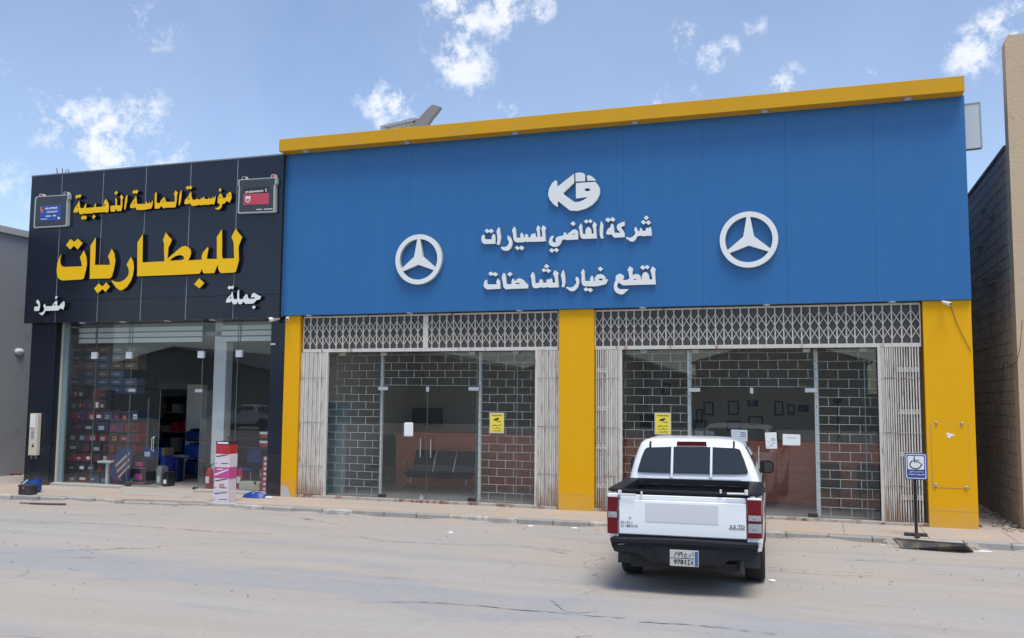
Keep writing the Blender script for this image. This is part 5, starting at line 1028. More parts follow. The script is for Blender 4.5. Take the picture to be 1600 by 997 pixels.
# ------------------------------------------------------------------ things on the pavement
yS = -1.30; bx_ = [W(333.5, 760, yS).x, W(357, 760, yS).x]; zz = [0.0]+[W(345, v, yS).z for v in (768.5, 747.5, 730.5, 709.5, 690)]
spec = [('pinkbox', 'white and pink carton at the bottom of the stack on the kerb', 'k'), ('pinkbox', 'white and pink carton with reddish print, second from the bottom of the kerb stack', 'r'), ('magenta', 'bright magenta printed carton in the middle of the kerb stack', 'm'), ('pinkbox', 'white carton with a dark swoosh just under the red one on the kerb stack', 'k'), ('red', 'red battery carton on top of the kerb stack', 't')]
for i, (c, lb, kd) in enumerate(spec):
    dx = (0, .012, .0, .015, .03)[i]; x0, x1 = bx_[0]+dx*.8, bx_[1]-(.0, .01, .0, .0, .005)[i]; z0, z1 = zz[i]+.002, zz[i+1]; w_ = x1-x0; h_ = z1-z0
    t = thing('carton', lb, 'box', (x0, yS, z0), 'cartons stacked on the kerb'); part('case', MB().cbox(x0, x1, yS, yS+.26, z0, z1, .006), c, t)
    f = lambda a, b__: (x0+a*w_, z0+b__*h_); b = MB()
    if kd in 'kr':
        b.prism([[f(.08, .86), f(.3, .88), f(.6, .96), f(.92, .99), f(.92, .95), f(.62, .88), f(.3, .80), f(.08, .78)]], yS-.003, yS); b.box(x0+.42*w_, x1-.06*w_, yS-.003, yS, z0+.28*h_, z0+.33*h_); b.box(x0+.10*w_, x0+.15*w_, yS-.003, yS, z0+.26*h_, z0+.34*h_); part('print', b, 'batt', t)
        part('side_panel', MB().box(x0-.003, x0, yS+.01, yS+.25, z0+.01, z1-.01), 'pinkside', t)
    if kd == 'r': b = MB(); [b.box(x0+a*w_, x0+(a+.14)*w_, yS-.0035, yS, z0+q_*h_, z0+(q_+.1)*h_) for a, q_ in ((.38, .5), (.55, .5), (.38, .36), (.6, .38))]; part('red_print', b, 'orange', t)
    if kd == 'm': b.prism([[f(.05, .2), f(.95, .75), f(.95, .9), f(.05, .4)]], yS-.003, yS); b.prism([[f(.2, .75), f(.6, .8), f(.6, .9), f(.2, .88)]], yS-.003, yS); part('print', b, 'pinkbox', t)
    if kd == 't':
        part('lid', MB().box(x0-.002, x1+.002, yS-.002, yS+.262, z1-.22*h_, z1+.003), 'dark', t); part('lid_label', MB().box(x0+.1*w_, x1-.1*w_, yS-.004, yS-.002, z1-.17*h_, z1-.04*h_), 'paper', t); part('side_panel', MB().box(x0-.003, x0, yS+.01, yS+.25, z0+.01, z1-.07), 'paper', t)
        b.box(x0+.4*w_, x0+.47*w_, yS-.003, yS, z0+.1*h_, z0+.6*h_); b.box(x0+.05*w_, x0+.95*w_, yS-.003, yS, z0+.5*h_, z0+.54*h_); part('print', b, 'crimson', t)
# blue jug and old battery at the left pillar
y = G(37, 773.5, 0).y; x0, x1 = W(28, 770, y).x, W(46.5, 770, y).x; zt__ = W(37, 758, y).z; t = thing('battery', 'old black car battery on the pavement before the blue jug', 'battery', (x0, y, 0)); part('case', MB().cbox(x0, x1, y, y+.2, .002, zt__, .01), 'black_p', t); part('lid', MB().cbox(x0-.006, x1+.006, y-.006, y+.206, zt__-.04, zt__+.004, .006), 'batt', t)
part('label', MB().box(x0+.10, x1-.14, y-.004, y, .12, .16), 'crimson', t)
y = G(48, 771, 0).y+.2; c_ = W(48, 772, y); t = thing('cut_jug', 'cut open blue plastic jug leaning at the granite pillar', 'jug', (c_.x, y, 0)); b = MB(); zt__ = W(52, 747, y).z
n = 22; vs = []; R_ = .21
for h, r in ((.002, .17), (.04, R_), (.2, R_), (zt__*.8, R_*.98), (zt__, R_*.93)):
    for k in range(n):
        a = 2*math.pi*k/n; z = h*(1 if h < .1 else (.72+.28*(0.5+.5*math.cos(a-.5)))); vs.append((c_.x+r*math.cos(a)*1.05, y+r*math.sin(a)*.85, z))
nr = 5; inner = [(c_.x+(v[0]-c_.x)*.93, y+(v[1]-y)*.93, v[2]+(.01 if i < n else 0)) for i, v in enumerate(vs)]
fs = [(i*n+k, i*n+(k+1) % n, (i+1)*n+(k+1) % n, (i+1)*n+k) for i in range(nr-1) for k in range(n)]; o_ = len(vs)
fs += [tuple(o_+q for q in f[::-1]) for f in fs]; fs += [((nr-1)*n+k, (nr-1)*n+(k+1) % n, o_+(nr-1)*n+(k+1) % n, o_+(nr-1)*n+k) for k in range(n)]; fs += [tuple(range(n))[::-1], tuple(o_+k for k in range(n))]
b.add(vs+inner, fs); part('body', b, 'bluep', t, smooth=True); part('white_stick', MB().tube([W(30, 761, y-.24), W(43, 750, y-.2)], .012, 6), 'paper', t)
# crumpled blue cloth
c_ = G(399, 777.5, 0); b = MB(); rn = random.Random(4); n = 20; vs = [(c_.x, c_.y, .11)]
for j, rr in enumerate((.35, .65, .85, 1.0)):
    for k in range(n):
        a = 2*math.pi*k/n; q_ = rr*(1+rn.uniform(-.14, .14)); vs.append((c_.x+.27*q_*math.cos(a), c_.y+.14*q_*math.sin(a), max(.003, (.10, .085, .05, .003)[j]*(1+rn.uniform(-.35, .3)))))
fs = [(0, 1+k, 1+(k+1) % n) for k in range(n)]+[(1+j*n+k, 1+(j+1)*n+k, 1+(j+1)*n+(k+1) % n, 1+j*n+(k+1) % n) for j in range(3) for k in range(n)]; b.add(vs, fs)
solo('blue_cloth', 'crumpled bright blue cloth on the pavement by the black pillar', 'cloth', b, 'bluep', (c_.x, c_.y, 0), smooth=True)
p = G(419, 778.5, 0); solo('white_rag', 'small white rag beside the crumpled blue cloth', 'rag', MB().cbox(p.x-.09, p.x+.09, p.y-.03, p.y+.04, .0, .03, .012), 'paper', (p.x, p.y, 0))
# concrete threshold mound before the open door
a = G(180, 768, 0); b = MB(); m0, m1 = G(176, 774, 0), G(318, 778, 0); b.add([(m0.x, -.78, -.0), (m1.x-.1, -.8, -.0), (d1+.05, .16, .0), (d0-.05, .16, .0), (m0.x+.5, -.5, .035), (m1.x-.5, -.5, .035), (d1-.05, .16, .05), (d0+.1, .16, .05)], [(0, 1, 5, 4), (4, 5, 6, 7), (0, 4, 7, 3), (1, 2, 6, 5), (2, 3, 7, 6), (3, 2, 1, 0)])
part('door_ramp', b, 'concrete', pavement)
# accessible parking sign
sp = W(1432, 838, -1.06); sx_ = G(1432, 838, 0).x; sy2 = G(1432, 838, 0).y
asg = thing('accessible_parking_sign', 'blue and white wheelchair sign on a thin black post with a flat foot', 'sign', (sx_, sy2, 0))
part('foot', MB().cbox(sx_-.17, sx_+.15, sy2-.035, sy2+.035, .001, .05, .006).cbox(sx_-.035, sx_+.035, sy2-.17, sy2+.17, .001, .03, .006), 'black_p', asg)
tp = W(1432, 709, sy2).z; part('post', MB().cbox(sx_-.022, sx_+.022, sy2-.02, sy2+.02, .04, tp-.05, .004), 'black_p', asg)
a = W(1414.5, 749, sy2-.03); c = W(1448, 708.5, sy2-.03); x0, x1, z0, z1 = a.x, c.x, a.z, c.z; w_, h_ = x1-x0, z1-z0; y = sy2-.03
f = lambda a_, b__: (x0+a_*w_, z0+b__*h_)
def rr(x0, z0, x1, z1, r, n=4):
    o = []
    for cx, cz, q in ((x1-r, z1-r, 0), (x0+r, z1-r, 1), (x0+r, z0+r, 2), (x1-r, z0+r, 3)): o += [(cx+r*math.cos(math.pi/2*(q+k/n)), cz+r*math.sin(math.pi/2*(q+k/n))) for k in range(n+1)]
    return o
part('panel', MB().prism([rr(x0, z0, x1, z1, .012)], y, y+.01), 'sign_b', asg)
part('white_border', MB().prism([rr(x0+.05*w_, z0+.04*h_, x1-.05*w_, z1-.04*h_, .02), rr(x0+.085*w_, z0+.07*h_, x1-.085*w_, z1-.07*h_, .016)[::-1]], y-.002, y), 'white', asg)
part('white_field', MB().prism([rr(x0+.13*w_, z0+.38*h_, x1-.13*w_, z1-.11*h_, .02)], y-.002, y), 'white', asg)
b = MB(); b.prism([circ(*f(.43, .86), .03*w_, .03*w_, 10)], y-.004, y-.002)
b.prism([[f(.40, .83), f(.45, .83), f(.45, .745), f(.64, .745), f(.64, .715), f(.45, .715), f(.45, .685), f(.62, .685), f(.80, .57), f(.78, .545), f(.61, .655), f(.40, .655)]], y-.004, y-.002)
arc = [(.36, .71), (.27, .66), (.225, .58), (.25, .49), (.34, .43), (.47, .41), (.60, .43), (.70, .49), (.74, .56)]
for (p_, q_) in zip(arc[:-1], arc[1:]): b.bar((f(*p_)[0], y-.003, f(*p_)[1]), (f(*q_)[0], y-.003, f(*q_)[1]), .016, .0021)
part('wheelchair_symbol', b, 'ink', asg); b = MB()
for s_, (xa, xb, za, zb_) in (('مخصص لذوي', (.2, .82, .255, .34)), ('الاحتياجات الخاصة', (.16, .86, .155, .235))): vs, fs, a_ = text(arab(s_), .035); put_text(b, (vs, fs, a_), x0+xa*w_, x0+xb*w_, z0+za*h_, z0+zb_*h_, y-.0025)
part('lettering', b, 'white', asg)
# rubber ramp at the kerb with its sand bags
e = [G(1396, 842, 0.02), G(1508, 851, 0.02), G(1521, 863, RZ), G(1409, 857, RZ)]
zt__ = .035; A = Vector((e[0].x, e[0].y, zt__)); B = Vector((e[1].x, e[1].y, zt__)); Cc = Vector((e[2].x, e[2].y, RZ+.015)); Dd = Vector((e[3].x, e[3].y, RZ+.015))
b = MB(); dn_ = Vector((0, 0, .03)); b.add([A, B, Cc, Dd, A-dn_, B-dn_, Cc-dn_*.6, Dd-dn_*.6], [(0, 3, 2, 1), (4, 5, 6, 7), (0, 1, 5, 4), (1, 2, 6, 5), (2, 3, 7, 6), (3, 0, 4, 7)])
rp = solo('kerb_ramp', 'dark muddy sloping plate laid as a ramp against the kerb', 'ramp', b, 'rubber', tuple(Dd))
rn = random.Random(31)
def lump(c, rx_, ry_, h, n=14):
    vs = [(c[0], c[1], c[2]+h)]
    for j, q_ in enumerate((.5, .85, 1)):
        for k in range(n): a_ = 2*math.pi*k/n; r_ = q_*(1+rn.uniform(-.12, .12)); vs.append((c[0]+rx_*r_*math.cos(a_), c[1]+ry_*r_*math.sin(a_), c[2]+h*(.85, .5, 0)[j]*(1+rn.uniform(-.2, .2))))
    return vs, [(0, 1+k, 1+(k+1) % n) for k in range(n)]+[(1+j*n+k, 1+(j+1)*n+k, 1+(j+1)*n+(k+1) % n, 1+j*n+(k+1) % n) for j in range(2) for k in range(n)]
for u, v, lb, r_ in ((1387, 852, 'white crusted cement patch at the left end of the dark kerb ramp', .2), (1532, 861, 'white crusted cement patch at the right end of the dark kerb ramp', .2)):
    c = G(u, v, RZ); b = MB(); b.add(*lump((c.x, c.y, RZ), r_*.8, .07, .012)); solo('cement_patch', lb, 'cement patch', b, 'white', (c.x, c.y, RZ))
for u, v, lb in ((1391, 846, 'dark lumpy rag tucked at the left end of the kerb ramp'), (1520, 854, 'dark lumpy rag tucked at the right end of the kerb ramp')):
    c = G(u, v, RZ+.05); b = MB(); b.add(*lump((c.x, c.y, RZ+.0), .11, .1, .1)); solo('rag', lb, 'rag', b, 'mortar', (c.x, c.y, RZ))
# litter on the road and pavement
lit = [(910, 822, .10, .05, 'paper', 'white crumpled paper at the kerb left of the pickup, nearest the pickup'), (898, 825, .12, .02, 'paper', 'flat white paper scrap beside the crumpled paper at the kerb'), (829, 822, .10, .02, 'paper', 'white paper scrap at the kerb before the middle pillar'), (704, 832, .09, .02, 'paper', 'white paper scrap on the road before the left glass doors'), (1206, 907, .09, .02, 'paper', 'small white scrap right by the right rear tyre of the pickup')]
for (u, v, s_, h, mt__, lb) in lit:
    c = G(u, v, RZ); b = MB(); b.add(*lump((c.x, c.y, RZ-.004), s_*.55, s_*.3, h*.7+.004, 9)); solo('paper_scrap', lb, 'litter', b, mt__, (c.x, c.y, RZ))
c = G(66, 789.5, RZ); b = MB(); b.tube([(c.x-.5, c.y-.05, RZ+.03), (c.x, c.y, RZ+.035), (c.x+.4, c.y+.06, RZ+.03)], .014, 5).tube([(c.x-.3, c.y-.0, RZ+.02), (c.x+.45, c.y+.12, RZ+.03)], .02, 5)
solo('branch', 'dark dry stick lying by the kerb at the left', 'stick', b, 'rebar', (c.x, c.y, RZ))
b = MB()
for (u, v) in ((210, 805), (399, 800), (399, 805), (203, 864), (222, 874), (170, 858), (137, 854), (303, 876), (85, 914), (6, 846), (25, 850), (308, 843), (760, 830), (782, 863), (782, 868), (811, 867), (810, 872), (859, 881), (889, 873), (864, 979), (926, 973), (691, 890), (1447, 966), (1319, 878), (1486, 930), (1507, 925), (1393, 908), (1345, 900), (120, 935), (260, 964)):
    c = G(u, v, RZ); s_ = rn.uniform(.010, .022); b.add(*lump((c.x, c.y, RZ-.004), s_*1.2, s_*.9, s_*.55, 7))
for k in range(700):
    x = rn.uniform(-18, 6); y = rn.uniform(-11, KY-.05) if rn.random() < .7 else KY-.05-abs(rn.gauss(0, .25)); s_ = rn.uniform(.004, .011); b.cbox(x, x+s_*2, y, y+s_*1.6, RZ-.002, RZ+s_, s_*.25)
o = part('gravel', b, 'mortar', kind='stuff'); o['label'] = 'small dark stones and grit scattered over the sandy road'

# ------------------------------------------------------------------ the pickup
TY = -4.87; TX = -1.455; TYAW = math.radians(2.6)
TM = Matrix.Translation((TX, TY, RZ)) @ Matrix.Rotation(TYAW, 4, 'Z'); TI = TM.inverted()
def TL(u, v, yl):
    o_ = TI @ CAM; d = (TI.to_3x3() @ ray(u, v)); p = o_+d*((yl-o_.y)/d.y); return (p.x, p.z)
truck = thing('pickup_truck', 'white pickup parked facing the shop, its tailgate to the road', 'pickup'); truck.location = (0, 0, 0)
YT = -1.13
zt_top = TL(1070, 771, YT)[1]; zt_bot = TL(1070, 838, YT)[1]; xl = TL(948.5, 800, YT)[0]; xr = TL(1191, 800, YT)[0]
xc = (xl+xr)/2; HW = (xr-xl)/2; ZR = zt_top+.005      # rail height
def xprof(z, y):
    t = max(0, min(1, (z-.40)/(ZR-.40))); x = HW-.045+.05*math.sin(math.pi*min(1, .12+t*.88))**.8
    if t > .8: x -= .02*(t-.8)/.2
    for ya in (0, 3.05):
        d = abs(y-ya); x += .022*max(0, 1-(d/.62)**2)*max(0, 1-abs(z-.62)/.5)
    if y > 3.35: x -= .16*((y-3.35)/.65)**2
    if y < -1.0: x -= .02*((-1.0-y)/.13)
    if y < -.5 and z < .62: x -= .035*min(1, (.62-z)/.1)
    return x
body = MB()
for s in (-1, 1):
    ys_ = [YT+.005+i*(4.98/96) for i in range(97)]; rows_ = 11; grid = []
    for y in ys_:
        lo = .40
        if y < -.6: lo = .50
        for ya in (0, 3.05):
            if abs(y-ya) < .45: lo = max(lo, .34+math.sqrt(max(0, .45**2-(y-ya)**2)))
        up = ZR if y < .4 else (ZR+.01 if y < 2.35 else ZR+.0-.10*((y-2.35)/1.6)**2)
        grid.append([(xc+s*xprof(lo+(up-lo)*k/rows_, y), y, lo+(up-lo)*k/rows_) for k in range(rows_+1)]+[(xc+s*(HW-.125), y, up)]+[(xc+s*(HW-.125), y, lo+.02)])
    R_ = rows_+3; n_ = len(ys_)
    body.add([p for c in grid for p in c], [(i*R_+k, i*R_+(k+1) % R_, (i+1)*R_+(k+1) % R_, (i+1)*R_+k) for i in range(n_-1) for k in range(R_)]+[tuple(range(R_)), tuple((n_-1)*R_+k for k in range(R_))])
def rring(hw, y0, y1, r, z, n=6, xo=xc):
    o = []
    for cx, cy, q in ((hw-r, y1-r, 0), (-hw+r, y1-r, 1), (-hw+r, y0+r, 2), (hw-r, y0+r, 3)):
        for k in range(n+1): a_ = math.pi/2*(q+k/n); o.append((xo+cx+r*math.cos(a_), cy+r*math.sin(a_), z))
    return o
def loft(mb, levels, cap=True):
    rings = [rring(*l) if len(l) == 5 else rring(l[0], l[1], l[2], l[3], l[4], xo=l[5]) for l in levels]; n_ = len(rings[0]); vs = [p for r in rings for p in r]
    fs = [(i*n_+k, i*n_+(k+1) % n_, (i+1)*n_+(k+1) % n_, (i+1)*n_+k) for i in range(len(rings)-1) for k in range(n_)]
    if cap: fs += [tuple(range(n_))[::-1], tuple((len(rings)-1)*n_+k for k in range(n_))]
    mb.add(vs, fs)
# cab: half width, rear y, front y, corner radius, height  (heights measured off the photo)
YCB = .47
def wid(ul, ur, v, y): a_ = TL(ul, v, y); c_ = TL(ur, v, y); return (c_[0]-a_[0])/2, (c_[0]+a_[0])/2, a_[1]
LV = []
for (ul, ur, v, y, yf, r) in ((981, 1190, 765, YCB, 2.75, .07), (982, 1188.5, 752, YCB+.01, 2.55, .09), (985, 1184, 738, YCB+.02, 2.35, .10), (990, 1175.5, 718, YCB+.06, 2.1, .12), (995.5, 1167.5, 702, YCB+.10, 1.92, .14), (1000, 1161, 692, YCB+.13, 1.82, .15), (1006, 1153, 687, YCB+.17, 1.74, .16), (1018, 1140, 684, YCB+.27, 1.6, .16), (1035, 1125, 683, YCB+.5, 1.4, .14)):
    h_, c_, z_ = wid(ul, ur, v, y); LV.append((h_, y, yf, r, z_, c_))
LV[-1] = LV[-1][:4]+(LV[-2][4]+.012, LV[-1][5])
loft(body, LV)
loft(body, [(HW-.10, 2.2, 3.9, .12, .45), (HW-.06, 2.2, 3.95, .14, .7), (HW-.07, 2.2, 3.93, .16, .88), (HW-.12, 2.25, 3.8, .18, .97), (HW-.25, 2.3, 3.6, .2, 1.03)])
part('body', body, 'paint', truck, smooth=True)
# bed
bed = MB(); bi = HW-.15; bf = YCB-.07; zf = .62
bed.box(xc-bi, xc+bi, YT+.06, bf, zf-.03, zf); bed.box(xc-bi-.01, xc-bi+.01, YT+.06, bf, zf, ZR); bed.box(xc+bi-.01, xc+bi+.01, YT+.06, bf, zf, ZR); bed.box(xc-bi, xc+bi, bf-.03, bf, zf, ZR)
for k in range(4): x = xc+(-.48, -.2, .2, .48)[k]; bed.cbox(x-.07, x+.07, bf-.045, bf-.03, ZR-.06, ZR-.045, .003)
for k in range(6): x = xc-.5+k*.2; bed.box(x-.03, x+.03, YT+.06, bf-.03, zf, zf+.012)
lin = part('bed_liner', bed, 'black_p', truck)
rim = MB(); lo_ = rring(HW+.006, YT-.012, bf+.02, .13, ZR+.0); li_ = rring(HW-.155, YT+.045, bf-.04, .08, ZR+.0)
n_ = len(lo_); sh_ = lambda rg, dz, sc_=0: [(x, y, z+dz) for x, y, z in rg]
R4 = [sh_(lo_, -.006), sh_(lo_, .010), sh_([(xc+(x-xc)*.985, y+(.0 if y > 0 else .012), z) for x, y, z in lo_], .02), sh_([(xc+(x-xc)*1.01, y, z) for x, y, z in li_], .02), sh_(li_, .012), sh_(li_, -.06)]
rim.add([p for r in R4 for p in r], [(i*n_+k, i*n_+(k+1) % n_, ((i+1) % 6)*n_+(k+1) % n_, ((i+1) % 6)*n_+k) for i in range(6) for k in range(n_)])
part('rail_cap', rim, 'black_p', truck, smooth=True)
# tailgate
ga_ = TL(967.5, 800, YT)[0]; gb_ = TL(1166, 800, YT)[0]; gz0 = TL(1070, 838.5, YT)[1]; gz1 = ZR-.035
tg = MB(); tg.cbox(ga_, gb_, YT-.028, YT+.05, gz0, gz1-.055, .01); tg.cbox(ga_, gb_, YT-.012, YT+.05, gz1-.054, gz1, .008)
gate = part('tailgate', tg, 'paint', truck)
YG_ = YT-.030
def tprint(nm, s_, u0, v0, u1, v1, mt__, off=.02):
    a_ = TL(u0, v1, YG_); c_ = TL(u1, v0, YG_); b = MB()
    if s_: put_text(b, s_, a_[0], c_[0], a_[1], c_[1], YG_-.002, off=off)
    else: b.box(a_[0], c_[0], YG_-.002, YG_+.003, a_[1], c_[1])
    return part(nm, b, mt__, gate)
tprint('sticker', None, 1008.5, 790, 1122, 815, 'grey_tape'); tprint('badge', 'ISUZU', 969.5, 814.5, 988, 817.5, 'joint', .008); tprint('badge', 'D-MAX', 970, 820, 997, 823, 'joint', .004)
tprint('badge', '2.5 TD', 1140, 821, 1164, 825, 'joint', .03); tprint('badge_line', None, 1139, 826, 1164, 827.2, 'metal_g'); tprint('small_emblem', None, 983, 807.5, 986, 810.5, 'rustrail')
for (ua, ub, uc) in ((968, 993, 1002), (1166, 1136, 1126)):
    a_ = TL(ua, 771, YG_-.03); b_ = TL(ub, 773.5, YG_-.03); c_ = TL(uc, 772.5, YG_-.03); b = MB()
    b.cbox(a_[0]-.018, a_[0]+.018, YG_-.035, YG_+.01, a_[1]-.02, a_[1]+.035, .004); b.tube([(a_[0], YG_-.02, a_[1]-.008), (b_[0], YG_-.02, a_[1]-.010)], .011, 8); part('tailgate_latch', b, 'slatw', truck)
    b = MB(); b.cbox(c_[0]-.01, c_[0]+.01, YG_-.02, YG_+.01, a_[1]-.012, a_[1]+.028, .003); part('tailgate_stop', b, 'slatw', truck)
part('tailgate_gap', MB().box(ga_-.008, gb_+.008, YT-.005, YT+.04, gz0-.05, gz0), 'ink', truck)
part('tailgate_gap', MB().box(ga_-.007, ga_, YT-.010, YT+.04, gz0, gz1), 'ink', truck); part('tailgate_gap', MB().box(gb_, gb_+.007, YT-.010, YT+.04, gz0, gz1), 'ink', truck)
# corner skins beside the lights
def zl(v, u): return TL(u, v, YT)[1]
for s in (-1, 1):
    x_out = xl+.004 if s < 0 else xr-.004; x_in = ga_-.006 if s < 0 else gb_+.006
    zA, zB = (zl(776, 957), zl(833, 957)) if s < 0 else (zl(781.5, 1178), zl(841, 1178))
    part('corner_panel', MB().cbox(min(x_in, x_out), max(x_in, x_out), YT-.01, YT+.03, gz0-.03, ZR-.03, .008), 'paint', truck)
    w0 = abs(x_out-x_in)
    def lam(t0, t1, d, inset=.006, so=1.0):       # slice of the lamp between fractions from the top, d proud; wraps round the corner
        za, zb_ = zA-(zA-zB)*t0, zA-(zA-zB)*t1; a_ = x_in+s*inset; o2 = x_out+s*.012-s*inset*.5; b = MB()
        pl_ = [(a_, YT+.02), (a_, YT-.012-d), (a_+s*(w0-.05), YT-.014-d), (o2-s*.012, YT+.004-d), (o2, YT+.03), (o2, YT+.22), (o2-s*.02, YT+.22)]
        n__ = len(pl_); b.add([(x, y, zb_) for x, y in pl_]+[(x, y, za) for x, y in pl_], [(k, (k+1) % n__, n__+(k+1) % n__, n__+k) for k in range(n__)]+[tuple(range(n__))[::-1], tuple(n__+k for k in range(n__))]); return b
    tl = part('tail_light', lam(0, 1, .012), 'lens_r', truck, smooth=True)
    part('lens_bezel', lam(.375, .60 if s < 0 else .585, .014, .004), 'lens_r', tl)
    if s > 0:
        part('clear_lens', lam(.40, .545, .019, .016), 'lens_c', tl); part('clear_lens', lam(.62, .86, .019, .014), 'lens_c', tl)
        ks = ((.47, .012), (.74, .016))
    else:
        part('clear_lens', lam(.40, .56, .019, .014), 'lens_c', tl); ks = ((.48, .012),)
    for t_, r_ in ks: part('bulb', MB().lathe((x_in+s*w0*.5, YT-.036, zA-(zA-zB)*t_), [(r_, .01), (r_, 0), (r_*.5, -.003)], 10, 'y'), 'metal_g', tl)
    part('lamp_gap', lam(.60, .615, .0135, .003), 'lens_r' if s < 0 else 'ink', tl)
# bumper
YM = YT-.16; BL = [(954, 841), (1010, 842), (1070, 844.5), (1130, 848), (1184, 851.5), (1184.5, 856), (1183, 871), (1176, 874), (1150, 875.5), (1139, 876), (1131, 882), (1118, 884.5), (1092, 884.5), (1024, 880), (1010, 874), (1004, 870), (995, 865.5), (970, 863.5), (960, 861), (955.5, 852)]
part('bumper', MB().prism([[TL(u, v, YM) for u, v in BL]], YM, YT+.05), 'black_p', truck)
part('bumper_step', MB().prism([[TL(u, v, YM-.03) for u, v in ((953, 841), (1184.5, 852), (1185.5, 856.5), (1184, 858), (1070, 851), (954, 846.5))]], YM-.03, YM+.1), 'black_p', truck)
part('bumper_face', MB().prism([[TL(u, v, YM-.012) for u, v in ((1016, 853), (1127, 860), (1118, 882), (1030, 878))]], YM-.012, YM), 'black_p', truck)
part('bumper_face', MB().prism([[TL(u, v, YM-.01) for u, v in ((957, 851), (1002, 854), (1012, 872), (996, 864), (962, 860))]], YM-.01, YM), 'black_p', truck)
part('scuff', MB().prism([[TL(u, v, YM-.0125) for u, v in ((964, 849.5), (978, 849), (974, 851), (966, 851.5))]], YM-.0125, YM-.010), 'joint', truck)
YPt = YM-.02; a_ = TL(1046.5, 884, YPt); c_ = TL(1091.5, 861, YPt); px0, px1, pz0, pz1 = a_[0], c_[0], a_[1], c_[1]; pw, ph_ = px1-px0, pz1-pz0
pl_ = part('licence_plate', MB().cbox(px0, px1, YPt, YPt+.015, pz0, pz1, .004), mat('plate_white', (.50, .50, .47), .5), truck)
part('blue_band', MB().box(px1-.13*pw, px1-.02*pw, YPt-.002, YPt, pz0+.05*ph_, pz1-.06*ph_), mat('plate_blue', (.03, .12, .33), .4), pl_)
b = MB(); b.box(px0+.03*pw, px1-.16*pw, YPt-.002, YPt, pz0+.5*ph_-.003, pz0+.5*ph_+.003)
for s_, xa, xb, za, zb_ in ((arab('٩٧٨'), .16, .46, .58, .90), (arab('ا ر ح'), .5, .82, .56, .88), ('978', .14, .48, .12, .42), ('R Z A', .52, .82, .12, .42)): put_text(b, s_, px0+xa*pw, px0+xb*pw, pz0+za*ph_, pz0+zb_*ph_, YPt-.0025, off=.03)
part('plate_lettering', b, 'ink', pl_)
# rear window in its three panes, following the slanted cab back
def yback(z):
    for (h0, y0, f0, r0, z0, c0), (h1, y1, f1, r1, z1_, c1) in zip(LV[:-1], LV[1:]):
        if z0 <= z <= z1_: return y0+(y1-y0)*(z-z0)/(z1_-z0)
    return LV[0][1]
zwA = TL(1080, 739, YCB+.06)[1]; zwB = TL(1080, 692, YCB+.06)[1]
yplane = lambda z: yback(zwA)-.006+(yback(zwB)-yback(zwA))*(z-zwA)/(zwB-zwA)
_off = max(yplane(zwA+(zwB-zwA)*k/20)-yback(zwA+(zwB-zwA)*k/20) for k in range(21))
def wq(pts, d, mt__, nm, par=None, th=.01):
    if nm == 'guard_bar': pts = [(pts[0][0]+(pts[3][0]-pts[0][0])*k/8, pts[0][1]+(pts[3][1]-pts[0][1])*k/8) for k in range(9)]+[(pts[1][0]+(pts[2][0]-pts[1][0])*k/8, pts[1][1]+(pts[2][1]-pts[1][1])*k/8) for k in range(8, -1, -1)]
    loop = [TL(u, v, YCB+.06) for u, v in pts]; b = MB(); b.prism([loop], 0, th, mapf=lambda x, y, z: (x, (yback(z) if nm in ('guard_bar', 'press_line') else yplane(z)-_off)-d+y, z)); return part(nm, b, mt__, par or truck)
win = wq([(998, 737), (997, 734), (1002, 715), (1006.5, 703), (1010, 699.5), (1050, 698.3), (1110, 698.8), (1151, 700.8), (1156, 703), (1162.5, 718), (1169, 737), (1168, 740), (1150, 740.5), (1110, 740), (1030, 738)], .004, 'ink', 'rear_window')
wq([(999.5, 735.5), (1003.5, 715), (1008, 703.5), (1011, 700.8), (1048.5, 699.6), (1048.5, 737), (1020, 736.5)], .007, 'carglass', 'pane', win)
wq([(1052.5, 699.6), (1109, 700.2), (1109.5, 738.8), (1052.5, 737.5)], .007, 'carglass', 'pane', win)
wq([(1113.5, 700.3), (1150, 702), (1154.5, 704.5), (1161, 719), (1167, 738), (1150, 739), (1113.5, 738.8)], .007, 'carglass', 'pane', win)
for u in (1050.5, 1111.5): wq([(u-1.7, 688.5 if u < 1100 else 689), (u+1.7, 689), (u+1.8, 746), (u-1.8, 745.5)], .034, 'paint', 'guard_bar', th=.022)
wq([(1011, 745), (1158, 748), (1158, 749.6), (1011, 746.6)], .006, 'paint', 'press_line')
bl_ = wq([(1057, 690.2), (1103, 690.6), (1104, 696.8), (1057, 696.2)], .016, mat('brake_light_red', (.075, .002, .004), .55, spec=.1), 'brake_light', th=.05)
for u in (1015.5, 1146.5): wq([(u-1.6, 690), (u+1.5, 690), (u+1.6, 699.5), (u-1.5, 699.5)], .014, 'ink', 'window_clip', th=.04)
b = MB(); p_ = TL(1016, 727, YCB+.06); b.cbox(p_[0]-.02, p_[0]+.02, yback(p_[1])-.012, yback(p_[1])-.006, p_[1]-.008, p_[1]+.008, .002); part('window_sticker', b, 'slatw', win)
